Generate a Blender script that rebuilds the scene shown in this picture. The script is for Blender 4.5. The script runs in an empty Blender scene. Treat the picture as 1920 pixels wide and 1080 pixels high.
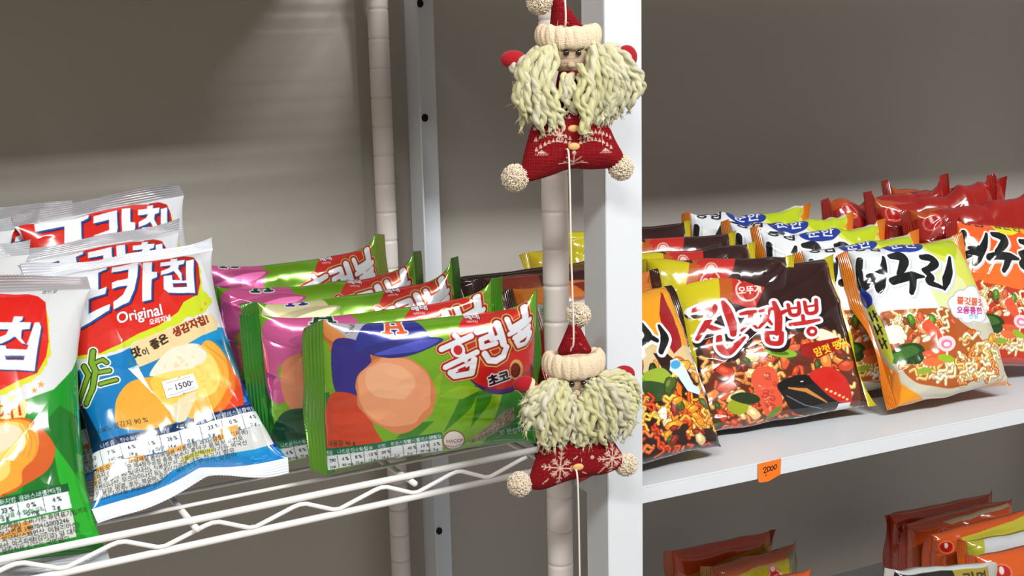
import bpy, bmesh, math, random
import numpy as np
from mathutils import Vector, Matrix, Euler

# ---------------------------------------------------------------- camera, world, lights, exposure
scene = bpy.context.scene
COL = scene.collection
PITCH, YAW, ROLL, FOC = math.radians(10.2), math.radians(26.0), math.radians(-1.3), 2150.0
_fw = Vector((math.sin(YAW) * math.cos(PITCH), math.cos(YAW) * math.cos(PITCH), -math.sin(PITCH)))
_rt = Vector((math.cos(YAW), -math.sin(YAW), 0)); _up = _rt.cross(_fw)
_r2 = math.cos(ROLL) * _rt + math.sin(ROLL) * _up; _u2 = -math.sin(ROLL) * _rt + math.cos(ROLL) * _up
cam_data = bpy.data.cameras.new('camera'); cam = bpy.data.objects.new('camera', cam_data); COL.objects.link(cam)
cam.matrix_world = Matrix(((_r2.x, _u2.x, -_fw.x, 0), (_r2.y, _u2.y, -_fw.y, 0), (_r2.z, _u2.z, -_fw.z, 1.4), (0, 0, 0, 1)))
cam_data.sensor_width = 36.0; cam_data.lens = FOC / 1920.0 * 36.0; cam_data.clip_start = .02
scene.camera = cam

world = bpy.data.worlds.new('room_light'); scene.world = world; world.use_nodes = True
world.node_tree.nodes['Background'].inputs[0].default_value = (1.0, .90, .80, 1)
world.node_tree.nodes['Background'].inputs[1].default_value = .345

def area(name, loc, target, sx, sy, watts, color):
    d = bpy.data.lights.new(name, 'AREA'); d.shape = 'RECTANGLE'; d.size = sx; d.size_y = sy; d.energy = watts; d.color = color
    o = bpy.data.objects.new(name, d); COL.objects.link(o); o.location = loc
    o.rotation_euler = (Vector(target) - Vector(loc)).to_track_quat('-Z', 'Y').to_euler()
    return o
area('ceiling_lamp_right', (1.0, -.75, 2.55), (.9, 1.0, 1.0), .95, .16, 50, (1, .985, .97))
area('ceiling_lamp_left', (-.55, -.55, 2.55), (.1, 1.0, 1.0), 1.2, .16, 27, (1, .98, .96))

scene.view_settings.view_transform = 'Standard'; scene.view_settings.look = 'None'
scene.view_settings.gamma = 1; scene.view_settings.use_curve_mapping = False
scene.view_settings.exposure = -0.14

# ---------------------------------------------------------------- materials
def mat(name, color=(.8, .8, .8), rough=.5, metal=0, spec=.5, attr=False, bump=None, coat=0, sheen=0):
    m = bpy.data.materials.new(name); m.use_nodes = True; nt = m.node_tree; b = nt.nodes['Principled BSDF']
    b.inputs['Base Color'].default_value = (*color, 1); b.inputs['Roughness'].default_value = rough
    b.inputs['Metallic'].default_value = metal; b.inputs['Specular IOR Level'].default_value = spec
    b.inputs['Coat Weight'].default_value = coat; b.inputs['Coat Roughness'].default_value = .06
    if sheen: b.inputs['Sheen Weight'].default_value = sheen
    if attr:
        a = nt.nodes.new('ShaderNodeAttribute'); a.attribute_name = 'Col'; nt.links.new(a.outputs['Color'], b.inputs['Base Color'])
    if bump:
        kind, scale, dist = bump
        tc = nt.nodes.new('ShaderNodeTexCoord'); bn = nt.nodes.new('ShaderNodeBump'); bn.inputs['Distance'].default_value = dist
        if kind == 'noise':
            n = nt.nodes.new('ShaderNodeTexNoise'); n.inputs['Scale'].default_value = scale; n.inputs['Detail'].default_value = 3
            nt.links.new(tc.outputs['Object'], n.inputs['Vector']); nt.links.new(n.outputs['Fac'], bn.inputs['Height'])
        else:   # woven cloth: two crossed thread directions
            hs = []
            for ax in ('X', 'Z'):
                w = nt.nodes.new('ShaderNodeTexWave'); w.bands_direction = ax; w.inputs['Scale'].default_value = scale
                w.inputs['Distortion'].default_value = 1.2; w.inputs['Detail Scale'].default_value = 2
                nt.links.new(tc.outputs['Object'], w.inputs['Vector']); hs.append(w)
            mx = nt.nodes.new('ShaderNodeMath'); mx.operation = 'MULTIPLY'
            nt.links.new(hs[0].outputs['Fac'], mx.inputs[0]); nt.links.new(hs[1].outputs['Fac'], mx.inputs[1])
            nt.links.new(mx.outputs[0], bn.inputs['Height'])
        nt.links.new(bn.outputs['Normal'], b.inputs['Normal'])
    return m
def srgb(c):
    c = np.asarray(c, float) / 255.0
    return np.where(c <= .04045, c / 12.92, ((c + .055) / 1.055) ** 2.4)
def sl(*c): return tuple(srgb(c))
M = dict(
    film=mat('printed_film', attr=True, rough=.14, metal=0.0, spec=.6, coat=.6),
    foil=mat('metallic_printed_film', attr=True, rough=.18, metal=.35, spec=.7, coat=.8),
    white_coat=mat('white_powder_coat', sl(240, 238, 236), .3, spec=.5),
    post_coat=mat('warm_white_coat', sl(228, 220, 216), .4, spec=.5),
    unit=mat('white_painted_steel', sl(214, 220, 226), .38, spec=.5),
    wall=mat('painted_wall', sl(184, 179, 171), .45, spec=.4, bump=('noise', 60, .0006)),
    hole=mat('black_void', (.004, .004, .004), .9),
    plug=mat('dark_plastic', (.01, .01, .01), .5),
    red_cloth=mat('red_woven_cloth', attr=True, rough=.9, spec=.15, bump=('weave', 260, .0012)),
    plush=mat('cream_plush', sl(226, 206, 176), .95, spec=.1, sheen=.3, bump=('noise', 900, .001)),
    pom=mat('cream_wool', sl(226, 212, 190), .95, spec=.1, sheen=.3),
    yarn=mat('pale_yarn', attr=True, rough=.62, spec=.3, sheen=.25),
    felt=mat('red_felt', sl(158, 22, 34), .9, spec=.15, sheen=.2),
    skin=mat('linen_face', sl(222, 196, 168), .9, spec=.1, bump=('weave', 300, .0008)),
    bead=mat('black_bead', (.01, .008, .008), .12, spec=.8),
    wood=mat('wooden_button', sl(214, 170, 104), .5, spec=.4, bump=('noise', 300, .0004)),
    cord=mat('white_cord', sl(226, 220, 210), .7, spec=.2),
    paper=mat('paper_label', attr=True, rough=.55, spec=.3),
)

# ---------------------------------------------------------------- object helpers
def link(name, mesh, m=None, parent=None):
    o = bpy.data.objects.new(name, mesh); COL.objects.link(o)
    if m is not None and not mesh.materials: mesh.materials.append(m)
    if parent is not None: o.parent = parent
    return o
def tag(o, label=None, cat=None, group=None, kind=None):
    if label: o['label'] = label
    if cat: o['category'] = cat
    if group: o['group'] = group
    if kind: o['kind'] = kind
    return o
def empty(name, loc=(0, 0, 0), matrix=None):
    o = bpy.data.objects.new(name, None); COL.objects.link(o); o.empty_display_size = .02
    if matrix is not None: o.matrix_world = matrix
    else: o.location = loc
    return o
def mesh_np(name, co, quads, cols=None, smooth=True):
    """co (N,3), quads (M,4) int, cols (N,3) sRGB 0..1"""
    me = bpy.data.meshes.new(name); co = np.ascontiguousarray(co, np.float32); quads = np.asarray(quads, np.int32)
    k = quads.shape[1]
    me.vertices.add(len(co)); me.vertices.foreach_set('co', co.ravel())
    me.loops.add(quads.size); me.loops.foreach_set('vertex_index', quads.ravel())
    me.polygons.add(len(quads)); me.polygons.foreach_set('loop_start', np.arange(0, quads.size, k, dtype=np.int32))
    me.polygons.foreach_set('use_smooth', np.full(len(quads), smooth, bool))
    me.update(calc_edges=True)
    if cols is not None:
        a = me.color_attributes.new('Col', 'FLOAT_COLOR', 'POINT')
        c = np.ones((len(co), 4), np.float32); c[:, :3] = srgb(np.clip(cols, 0, 1) * 255)
        a.data.foreach_set('color', c.ravel())
    return me
def grid_quads(nu, nv, off=0, flip=False):
    i, j = np.meshgrid(np.arange(nu - 1), np.arange(nv - 1)); a = (j * nu + i).ravel() + off
    q = np.stack([a, a + 1, a + nu + 1, a + nu], -1)
    return q[:, ::-1] if flip else q
def box_mesh(name, boxes, bevel=.0008):
    bm = bmesh.new()
    for (x0, y0, z0), (x1, y1, z1) in boxes:
        r = bmesh.ops.create_cube(bm, size=1)
        for v in r['verts']:
            v.co = Vector(((x0 + x1) / 2 + v.co.x * (x1 - x0), (y0 + y1) / 2 + v.co.y * (y1 - y0), (z0 + z1) / 2 + v.co.z * (z1 - z0)))
    if bevel: bmesh.ops.bevel(bm, geom=bm.edges[:], offset=bevel, segments=2, affect='EDGES')
    me = bpy.data.meshes.new(name); bm.to_mesh(me); bm.free(); return me
def tube_np(pts, rad, n=10, cap=True, lobes=0, twist=0, off=0):
    """sweep a circle (or twisted two-ply section) along pts; returns co, quads"""
    pts = np.asarray(pts, float); m = len(pts); rad = np.broadcast_to(np.asarray(rad, float), (m,))
    t = np.gradient(pts, axis=0); t /= np.linalg.norm(t, axis=1)[:, None] + 1e-12
    ref = np.array([0, 0, 1.]) if abs(t[0, 2]) < .9 else np.array([1., 0, 0])
    nrm = np.cross(t[0], ref); nrm /= np.linalg.norm(nrm); N = [nrm]
    for i in range(1, m):
        v = N[-1] - t[i] * (N[-1] @ t[i]); N.append(v / (np.linalg.norm(v) + 1e-12))
    N = np.array(N); B = np.cross(t, N)
    L = np.concatenate([[0], np.cumsum(np.linalg.norm(np.diff(pts, axis=0), axis=1))])
    th = np.linspace(0, 2 * np.pi, n, endpoint=False)[None, :]
    r = rad[:, None] * np.ones((1, n))
    if lobes: r = r * (.60 + .48 * np.abs(np.cos(th * lobes / 2 + L[:, None] * twist))) * (1 + .05 * np.cos(th * 9 + L[:, None] * twist))
    co = pts[:, None] + r[..., None] * (np.cos(th)[..., None] * N[:, None] + np.sin(th)[..., None] * B[:, None])
    i, j = np.meshgrid(np.arange(n), np.arange(m - 1)); a = j * n + i; b = j * n + (i + 1) % n
    q = np.stack([a, b, b + n, a + n], -1).reshape(-1, 4)
    co = co.reshape(-1, 3)
    if cap:
        k = len(co); co = np.vstack([co, pts[:1] - t[:1] * rad[0] * .4, pts[-1:] + t[-1:] * rad[-1] * .4])
        ii = np.arange(n)
        q = np.vstack([q, np.stack([np.full(n, k), (ii + 1) % n, ii, ii], -1)[:, [0, 1, 2, 2]], np.stack([np.full(n, k + 1), (m - 1) * n + ii, (m - 1) * n + (ii + 1) % n, (m - 1) * n + (ii + 1) % n], -1)])
    return co, q + off
def build_tubes(name, tubes, m, parent=None, cols=None):
    """many tubes in ONE mesh (a single part); degenerate quads become triangles"""
    bm_co, fq, cc = [], [], []; off = 0
    for k, (co, q) in enumerate(tubes):
        bm_co.append(co); fq.append(q + off); off += len(co)
        if cols is not None: cc.append(np.tile(cols[k], (len(co), 1)) if np.ndim(cols[k]) == 1 else cols[k])
    co = np.vstack(bm_co); q = np.vstack(fq)
    tri = q[:, 2] == q[:, 3]
    me = bpy.data.meshes.new(name)
    loops = np.concatenate([q[~tri].ravel(), q[tri][:, :3].ravel()]).astype(np.int32)
    nq, ntri = int((~tri).sum()), int(tri.sum())
    me.vertices.add(len(co)); me.vertices.foreach_set('co', co.astype(np.float32).ravel())
    me.loops.add(len(loops)); me.loops.foreach_set('vertex_index', loops)
    me.polygons.add(nq + ntri)
    me.polygons.foreach_set('loop_start', np.concatenate([np.arange(nq) * 4, nq * 4 + np.arange(ntri) * 3]).astype(np.int32))
    me.polygons.foreach_set('use_smooth', np.ones(nq + ntri, bool)); me.update(calc_edges=True)
    if cols is not None:
        a = me.color_attributes.new('Col', 'FLOAT_COLOR', 'POINT'); c = np.ones((len(co), 4), np.float32)
        c[:, :3] = srgb(np.clip(np.vstack(cc), 0, 1) * 255); a.data.foreach_set('color', c.ravel())
    return link(name, me, m, parent)
def smooth_path(pts, n=40):
    """Catmull-Rom through the points"""
    p = np.asarray(pts, float); p = np.vstack([2 * p[0] - p[1], p, 2 * p[-1] - p[-2]]); out = []
    seg = len(p) - 3; per = max(2, n // seg)
    for i in range(seg):
        t = np.linspace(0, 1, per, endpoint=False)[:, None]; a, b, c, d = p[i:i + 4]
        out.append(.5 * (2 * b + (c - a) * t + (2 * a - 5 * b + 4 * c - d) * t ** 2 + (3 * b - a - 3 * c + d) * t ** 3))
    return np.vstack(out + [p[-2:-1]])
# ---------------------------------------------------------------- numeric helpers
def vnoise(x, y, seed, fx=4, fy=4):
    """smooth value noise on arrays x, y in 0..1 with fx by fy cells, range -1..1"""
    r = np.random.RandomState(seed)
    g = r.uniform(-1, 1, (fy + 3, fx + 3))
    X = np.clip(x, 0, 1) * fx; Y = np.clip(y, 0, 1) * fy
    i = np.floor(X).astype(int); j = np.floor(Y).astype(int)
    a = X - i; b = Y - j
    a = a * a * (3 - 2 * a); b = b * b * (3 - 2 * b)
    return ((g[j, i] * (1 - a) + g[j, i + 1] * a) * (1 - b) + (g[j + 1, i] * (1 - a) + g[j + 1, i + 1] * a) * b)

PROF = {  # pa, ea: profile along the seal axis; pc, ec: profile across; k: how far the middle draws in
    'chips':  dict(pa=2.4, ea=.75, pc=2.6, ec=.55, k=.17, seal=.013, t=.058, wr=1.7),
    'snack':  dict(pa=3.0, ea=.60, pc=3.0, ec=.50, k=.10, seal=.018, t=.042, wr=1.5),
    'ramen':  dict(pa=7.0, ea=.50, pc=7.0, ec=.50, k=.02, seal=.010, t=.040, wr=1.5),
}
def prof(v, p, e):
    return np.clip(1 - np.abs(v) ** p, 0, 1) ** e
def arc_param(half, depth, p, e, n=4000):
    a = np.sin(np.linspace(-1, 1, n) * math.pi / 2)
    y = depth * prof(a, p, e)
    s = np.concatenate([[0], np.cumsum(np.hypot(np.diff(a) * half, np.diff(y)))])
    return a, s / s[-1]
def bag_surface(P, w, h, t, axis, su, sv, front=True):
    """su, sv: arrays 0..1 (left-right, bottom-top, by arc length) -> local x, y, z of the smooth pouch"""
    bw, bh = (w, h - 2 * P['seal']) if axis == 'z' else (w, h)
    A, C = (bh, bw) if axis == 'z' else (bw, bh)
    sa, sc = (sv, su) if axis == 'z' else (su, sv)
    ta, ssa = arc_param(A / 2, t / 2, P['pa'], P['ea']); tc, ssc = arc_param(C / 2, t / 2, P['pc'], P['ec'])
    a = np.interp(sa, ssa, ta); c = np.interp(sc, ssc, tc)
    fa = prof(a, P['pa'], P['ea']); fc = prof(c, P['pc'], P['ec'])
    y = t / 2 * fa * fc * (-1 if front else 1)
    U = c * C / 2 * (1 - P['k'] * fa); V = a * A / 2
    if axis == 'z': x, z = U, V + h / 2
    else: x, z = V, U + h / 2
    return x, y, z, a, c, fa, fc
# ---------------------------------------------------------------- printed artwork: colours worked out per mesh vertex
_glyph = {}
def glyph_tris(text):
    """filled outlines of a line of text as 2D triangles (em units)"""
    if text in _glyph: return _glyph[text]
    cu = bpy.data.curves.new('txt', 'FONT'); cu.body = text; cu.size = 1; cu.resolution_u = 4
    ob = bpy.data.objects.new('txt', cu); COL.objects.link(ob)
    dg = bpy.context.evaluated_depsgraph_get(); me = bpy.data.meshes.new_from_object(ob.evaluated_get(dg))
    me.calc_loop_triangles(); n = len(me.vertices); co = np.zeros(n * 3); me.vertices.foreach_get('co', co)
    ti = np.zeros(len(me.loop_triangles) * 3, int); me.loop_triangles.foreach_get('vertices', ti)
    T = co.reshape(-1, 3)[ti.reshape(-1, 3)][:, :, :2] if n else np.zeros((0, 3, 2))
    bpy.data.objects.remove(ob); bpy.data.curves.remove(cu); bpy.data.meshes.remove(me)
    _glyph[text] = T; return T
C = lambda *c: np.array(c, np.float32) / 255.0
class Sheet:
    """a print sheet: RGB raster over the pouch's own 0..1 coordinates. Artwork may be given in layout
    units that a cubic map turns into 0..1 sheet coordinates (the flat layout of that pouch)."""
    def __init__(s, W, H, bg, cmap=None):
        s.W, s.H = W, H; s.a = np.ones((H, W, 3), np.float32) * bg; s.m = cmap; s.org = (0, 0, 1.0)
    def frame(s, x0=0, y0=0, k=1.0): s.org = (x0, y0, k); return s
    def T(s, p):
        p = np.asarray(p, float)
        if s.m[0] == 'flat': u, v = p[..., 0] / s.m[1], 1 - p[..., 1] / s.m[2]     # plain millimetres from the top left
        else:
            x = (s.org[0] + p[..., 0] / s.org[2] - 960) / 500; y = (s.org[1] + p[..., 1] / s.org[2] - 540) / 500
            B = np.stack([np.ones_like(x), x, y, x * x, x * y, y * y, x ** 3, x * x * y, x * y * y, y ** 3], -1)
            u, v = B @ np.array(s.m[0]), B @ np.array(s.m[1])
        return np.stack([u * s.W, (1 - v) * s.H], -1)
    def scale(s, p):
        """raster pixels per layout unit near p"""
        p = np.asarray(p, float); d = 1.0
        a, b, c = s.T(p), s.T(p + [d, 0]), s.T(p + [0, d])
        return math.sqrt(abs((b[0] - a[0]) * (c[1] - a[1]) - (b[1] - a[1]) * (c[0] - a[0]))) / d
    def _win(s, P, pad=2):
        x0 = max(0, int(P[:, 0].min() - pad)); x1 = min(s.W, int(P[:, 0].max() + pad + 1))
        y0 = max(0, int(P[:, 1].min() - pad)); y1 = min(s.H, int(P[:, 1].max() + pad + 1))
        if x1 <= x0 or y1 <= y0: return None
        X, Y = np.meshgrid(np.arange(x0, x1) + .5, np.arange(y0, y1) + .5); return x0, x1, y0, y1, X, Y
    def _put(s, w, m, col, alpha=1.0):
        x0, x1, y0, y1, X, Y = w; A = s.a[y0:y1, x0:x1]; m = m.astype(np.float32) * alpha
        col = col(X / s.W, 1 - Y / s.H) if callable(col) else col
        s.a[y0:y1, x0:x1] = A * (1 - m[..., None]) + m[..., None] * col
    def poly(s, pts, col, alpha=1.0, sub=6):
        p = np.asarray(pts, float); q = []
        for i in range(len(p)):
            a, b = p[i], p[(i + 1) % len(p)]; q.append(a + (b - a) * np.linspace(0, 1, sub, endpoint=False)[:, None])
        P = s.T(np.vstack(q)); w = s._win(P)
        if w is None: return
        X, Y = w[4], w[5]; ins = np.zeros(X.shape, bool); x, y = P[:, 0], P[:, 1]
        for i in range(len(P)):
            j = (i + 1) % len(P)
            if y[i] == y[j]: continue
            r0 = int(max(0, min(y[i], y[j]) - w[2] - 1)); r1 = int(max(0, max(y[i], y[j]) - w[2] + 2))
            Ys = Y[r0:r1]; Xs = X[r0:r1]
            ins[r0:r1] ^= ((y[i] > Ys) != (y[j] > Ys)) & (Xs < (x[j] - x[i]) * (Ys - y[i]) / (y[j] - y[i]) + x[i])
        s._put(w, ins, col, alpha)
    def stroke(s, pts, width, col, alpha=1.0, smooth=False, closed=False):
        """pts: polyline; width: one number or one per point (layout units)"""
        p = np.asarray(pts, float)
        if closed: p = np.vstack([p, p[:1]])
        wd = np.broadcast_to(np.asarray(width, float), (len(p),)).copy()
        if smooth:
            t = np.linspace(0, len(p) - 1, (len(p) - 1) * 8 + 1)
            wd = np.interp(t, np.arange(len(p)), wd); p = smooth_path(p, (len(p) - 1) * 8)[:len(t)]
        k = s.scale(p[len(p) // 2])
        P = s.T(p); R = wd * k / 2
        w = s._win(P, R.max() + 2)
        if w is None: return
        X, Y = w[4], w[5]; m = np.zeros(X.shape, bool)
        for i in range(len(P) - 1):
            a, b = P[i], P[i + 1]; d = b - a; L = d @ d + 1e-9; rr = max(R[i], R[i + 1]) + 2
            c0 = int(max(0, min(a[0], b[0]) - rr - w[0])); c1 = int(max(0, max(a[0], b[0]) + rr - w[0] + 1))
            r0 = int(max(0, min(a[1], b[1]) - rr - w[2])); r1 = int(max(0, max(a[1], b[1]) + rr - w[2] + 1))
            x = X[r0:r1, c0:c1]; y = Y[r0:r1, c0:c1]
            t = np.clip(((x - a[0]) * d[0] + (y - a[1]) * d[1]) / L, 0, 1)
            m[r0:r1, c0:c1] |= np.hypot(x - a[0] - t * d[0], y - a[1] - t * d[1]) < R[i] + (R[i + 1] - R[i]) * t
        s._put(w, m, col, alpha)
    def soft(s, pts, col, alpha=1.0, n=8, sub=1):
        """closed rounded shape through the points"""
        p = np.asarray(pts, float); m = len(p); t = np.linspace(0, 1, n, endpoint=False)[:, None]; out = []
        for i in range(m):
            a, b, c, d = p[i - 1], p[i], p[(i + 1) % m], p[(i + 2) % m]
            out.append(.5 * (2 * b + (c - a) * t + (2 * a - 5 * b + 4 * c - d) * t ** 2 + (3 * b - a - 3 * c + d) * t ** 3))
        s.poly(np.vstack(out), col, alpha, sub=1)
    def ell(s, c, rx, ry, col, rot=0, alpha=1.0, soft=0):
        t = np.linspace(0, 2 * np.pi, 40, endpoint=False); cr, sr = math.cos(rot), math.sin(rot)
        s.poly(np.stack([c[0] + rx * np.cos(t) * cr - ry * np.sin(t) * sr, c[1] + rx * np.cos(t) * sr + ry * np.sin(t) * cr], -1), col, alpha, sub=1)
    def text(s, txt, o, d, size, col, bold=0, lay=(), up=None):
        """o: baseline start, d: baseline direction, size: em height; lay: (dilation, colour) outlines below"""
        d = np.asarray(d, float); d = d / np.hypot(*d)
        up = np.array([d[1], -d[0]]) if up is None else np.asarray(up, float)
        T = glyph_tris(txt)
        if not len(T): return
        P = s.T(np.asarray(o, float) + T[..., :1] * d * size + T[..., 1:] * up * size)
        k = s.scale(o)
        mx = int(max([bold] + [b for b, _ in lay]) * k + 3)
        w = s._win(P.reshape(-1, 2), mx)
        if w is None: return
        m = np.zeros(w[4].shape, bool)
        for t in P:
            t = t - [w[0], w[2]]
            x0, x1 = int(max(0, t[:, 0].min() - 1)), int(max(0, t[:, 0].max() + 2)); y0, y1 = int(max(0, t[:, 1].min() - 1)), int(max(0, t[:, 1].max() + 2))
            if x1 <= x0 or y1 <= y0: continue
            sub = m[y0:y1, x0:x1]
            if not sub.size: continue
            Y, X = np.mgrid[y0:y0 + sub.shape[0], x0:x0 + sub.shape[1]]; X = X + .5; Y = Y + .5
            e = []
            for i in range(3):
                a, b = t[i], t[(i + 1) % 3]; e.append((b[0] - a[0]) * (Y - a[1]) - (b[1] - a[1]) * (X - a[0]))
            e = np.array(e); sub |= (e >= -.3).all(0) | (e <= .3).all(0)
        def dil(m, r):
            if r < .6: return m
            out = m.copy(); R = int(math.ceil(r))
            for dy in range(-R, R + 1):
                for dx in range(-R, R + 1):
                    if 0 < dx * dx + dy * dy <= r * r:
                        ys, yd_ = (slice(max(0, dy), None), slice(0, m.shape[0] - dy)) if dy >= 0 else (slice(0, m.shape[0] + dy), slice(-dy, None))
                        xs, xd_ = (slice(max(0, dx), None), slice(0, m.shape[1] - dx)) if dx >= 0 else (slice(0, m.shape[1] + dx), slice(-dx, None))
                        out[ys, xs] |= m[yd_, xd_]
            return out
        for b, c in lay: s._put(w, dil(m, b * k), c)
        s._put(w, dil(m, bold * k), col)
    def star(s, c, r, col, rot=-.3):
        t = np.arange(10) * np.pi / 5 + rot; rr = np.where(np.arange(10) % 2, r * .42, r)
        s.poly(np.stack([c[0] + rr * np.cos(t), c[1] + rr * np.sin(t)], -1), col, sub=1)
    def sample(s, u, v):
        """average over a vertex cell, bilinear"""
        if not hasattr(s, '_b'):
            a = s.a; s._b = (a + np.roll(a, 1, 0) + np.roll(a, 1, 1) + np.roll(np.roll(a, 1, 0), 1, 1)) / 4
        x = np.clip(u * s.W, 0, s.W - 1.001); y = np.clip((1 - v) * s.H, 0, s.H - 1.001)
        i = x.astype(int); j = y.astype(int); a = (x - i)[..., None]; b = (y - j)[..., None]; A = s._b
        return (A[j, i] * (1 - a) + A[j, i + 1] * a) * (1 - b) + (A[j + 1, i] * (1 - a) + A[j + 1, i + 1] * a) * b
def blob(c, rx, ry, rot=0, n=14, j=.18, seed=0):
    r = np.random.RandomState(seed); t = np.linspace(0, 2 * np.pi, n, endpoint=False); k = 1 + r.uniform(-j, j, n)
    x, y = rx * np.cos(t) * k, ry * np.sin(t) * k; cr, sr = math.cos(rot), math.sin(rot)
    return np.stack([c[0] + x * cr - y * sr, c[1] + x * sr + y * cr], -1)
def noodles(s, box, n, cols, seed, wd=5, L=40):
    """wavy noodle strands scattered over a box, each a dark-edged ribbon"""
    r = np.random.RandomState(seed); x0, y0, x1, y1 = box
    for k in range(n):
        x, y, a = r.uniform(x0, x1), r.uniform(y0, y1), r.uniform(0, 6.28); l = L * r.uniform(.5, 1.2)
        t = np.linspace(0, 1, 9); px = x + (t - .5) * l * math.cos(a) - math.sin(a) * np.sin(t * 9 + k) * l * .16
        py = y + (t - .5) * l * math.sin(a) + math.cos(a) * np.sin(t * 9 + k) * l * .16
        c = np.asarray(cols[r.randint(len(cols))]); p = np.stack([px, py], -1)
        s.stroke(p, wd * 1.5, c * .62); s.stroke(p, wd, c); s.stroke(p + [-wd * .12, -wd * .18], wd * .35, np.clip(c * 1.25 + .05, 0, 1))
def scraps(s, box, n, cols, seed, r0=6, r1=14):
    """chopped food pieces"""
    r = np.random.RandomState(seed); x0, y0, x1, y1 = box
    for k in range(n):
        c = np.asarray(cols[r.randint(len(cols))]); p = (r.uniform(x0, x1), r.uniform(y0, y1)); R = r.uniform(r0, r1); a = r.uniform(0, 3.14)
        s.poly(blob(p, R * 1.08, R * .66, a, 12, .2, seed + k), c * .55, sub=1); s.poly(blob(p, R, R * .55, a, 12, .2, seed + k), c, sub=1)
        s.poly(blob((p[0] - R * .15, p[1] - R * .15), R * .5, R * .22, a, 10, .2, k), np.clip(c * 1.25 + .06, 0, 1), sub=1)
# ---------------------------------------------------------------- the pouch builder
def rot_pose(X, Y, Z, ya, le, ro):
    cr, sr = math.cos(ro), math.sin(ro); cl, s_ = math.cos(le), math.sin(le); c, s = math.cos(ya), math.sin(ya)
    R = Matrix(((c, -s, 0), (s, c, 0), (0, 0, 1))) @ Matrix(((1, 0, 0), (0, cl, s_), (0, -s_, cl))) @ Matrix(((cr, 0, sr), (0, 1, 0), (-sr, 0, cr)))
    m = R.to_4x4(); m.translation = (X, Y, Z); return m
def pouch(name, label, cat, group, pose, kind, axis, sheet, grid, seal_cols, seed, back=(.8, .8, .8), material='film', creases=14, amp=1.0, flap=0.0, sideseal=None, bend=(0, 0), ragged=1.0, notch=None, ears=(0, 0)):
    P = PROF[kind]; w, h = pose[6], pose[7]; t = P['t']; nu, nv = grid
    root = empty(name, matrix=rot_pose(*pose[:6])); tag(root, label, cat, group)
    rs = np.random.RandomState(seed); A_len = (h if axis == 'z' else w)
    cr = [(rs.choice([0, 1]), rs.uniform(.03, .97), rs.uniform(-.55, .55), rs.uniform(.012, .05), rs.uniform(.5, 1.6) * (1 if rs.rand() < .6 else -1), rs.uniform(.12, .42)) for _ in range(creases)]
    fold = [(rs.uniform(.1, .9), rs.uniform(.1, .9), rs.uniform(0, 3.14), rs.uniform(.02, .05), rs.uniform(-.9, .9), rs.uniform(.08, .25)) for _ in range(creases // 2)]
    def wrinkle(u, v, fa, fc):
        sa, sc = (v, u) if axis == 'z' else (u, v)
        W = np.zeros_like(u)
        for e, c0, sl_, wd, am, L in cr:
            d = sa if e == 0 else 1 - sa; x = np.abs(sc - c0 - sl_ * d) / (wd * (1 + 3 * d))
            W += am * .0013 * np.exp(-np.maximum(x - .0, 0) ** 1.15) * np.exp(-d / L)
        for c0, d0, an, wd, am, L in fold:
            p = (u - c0) * math.cos(an) + (v - d0) * math.sin(an); q = -(u - c0) * math.sin(an) + (v - d0) * math.cos(an)
            W += am * .0012 * np.exp(-np.abs(p) / wd) * np.exp(-(q / L) ** 2)
        W += .0016 * vnoise(u, v, seed + 1, 4, 4) + .0004 * vnoise(u, v, seed + 2, 9, 9) - .0008 * np.abs(vnoise(u, v, seed + 3, 6, 7)) - .00015 * np.abs(vnoise(u, v, seed + 4, 17, 17))
        edge = np.minimum(1, fc * 1.2) * np.minimum(1, fa * 2.2)
        return W * amp * P['wr'] * edge
    def common(u, v):   # whole-pouch bending, seals included
        b = .0035 * vnoise(np.clip(u, 0, 1), np.clip(v, 0, 1), seed + 9, 2, 2)
        sa, sc = (v, u) if axis == 'z' else (u, v)
        b = b + .0018 * vnoise(np.clip(sc, 0, 1), np.clip(sa, 0, 1), seed + 10, 6, 1) * np.clip(np.abs(sa - .5) * 2, 0, 1) ** 3 * amp
        return b
    def outline(sc_or_sa, k): return 1 + .022 * ragged * (vnoise(sc_or_sa, sc_or_sa * 0 + .5, seed + 20 + k, 7, 1) + (ragged > 1) * .5 * vnoise(sc_or_sa, sc_or_sa * 0 + .5, seed + 21 + k, 17, 1))
    def pt(u, v, front=True):
        x, y, z, a, c, fa, fc = bag_surface(P, w, h, t, axis, u, v, front)
        sa = v if axis == 'z' else u
        o = 1 + (outline(sa, 0) - 1) * fa
        W = wrinkle(u, v, fa, fc)
        y = y + (-W if front else W * .6) + common(u, v)
        if ears[0] or ears[1]: z = z + (v ** 5) * (ears[0] * np.exp(-u / .07) + ears[1] * np.exp(-(1 - u) / .07))
        if notch: z = z + notch[2] * np.exp(-np.abs((u - notch[0]) / notch[1]) ** 1.3) * np.exp(-(v / .10) ** 1.2)
        if axis == 'z': x = x * o
        else: z = (z - h / 2) * o + h / 2
        return np.stack([x, y, z], -1)
    uu, vv = np.meshgrid(np.linspace(0, 1, nu), np.linspace(0, 1, nv)); co = pt(uu, vv).reshape(-1, 3)
    cols = sheet.sample(uu, vv).reshape(-1, 3)
    bu, bv = np.meshgrid(np.linspace(0, 1, 50), np.linspace(0, 1, 50)); cb = pt(bu, bv, False).reshape(-1, 3)
    q = np.vstack([grid_quads(nu, nv), grid_quads(50, 50, len(co), True)])
    me = mesh_np('pouch_body', np.vstack([co, cb]), q, np.vstack([cols, np.tile(np.asarray(back), (len(cb), 1))]))
    link('pouch_body', me, M[material], root)
    # crimped seals
    nc, nd = 240, 30; bw, bh = (w, h - 2 * P['seal']) if axis == 'z' else (w, h)
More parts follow.
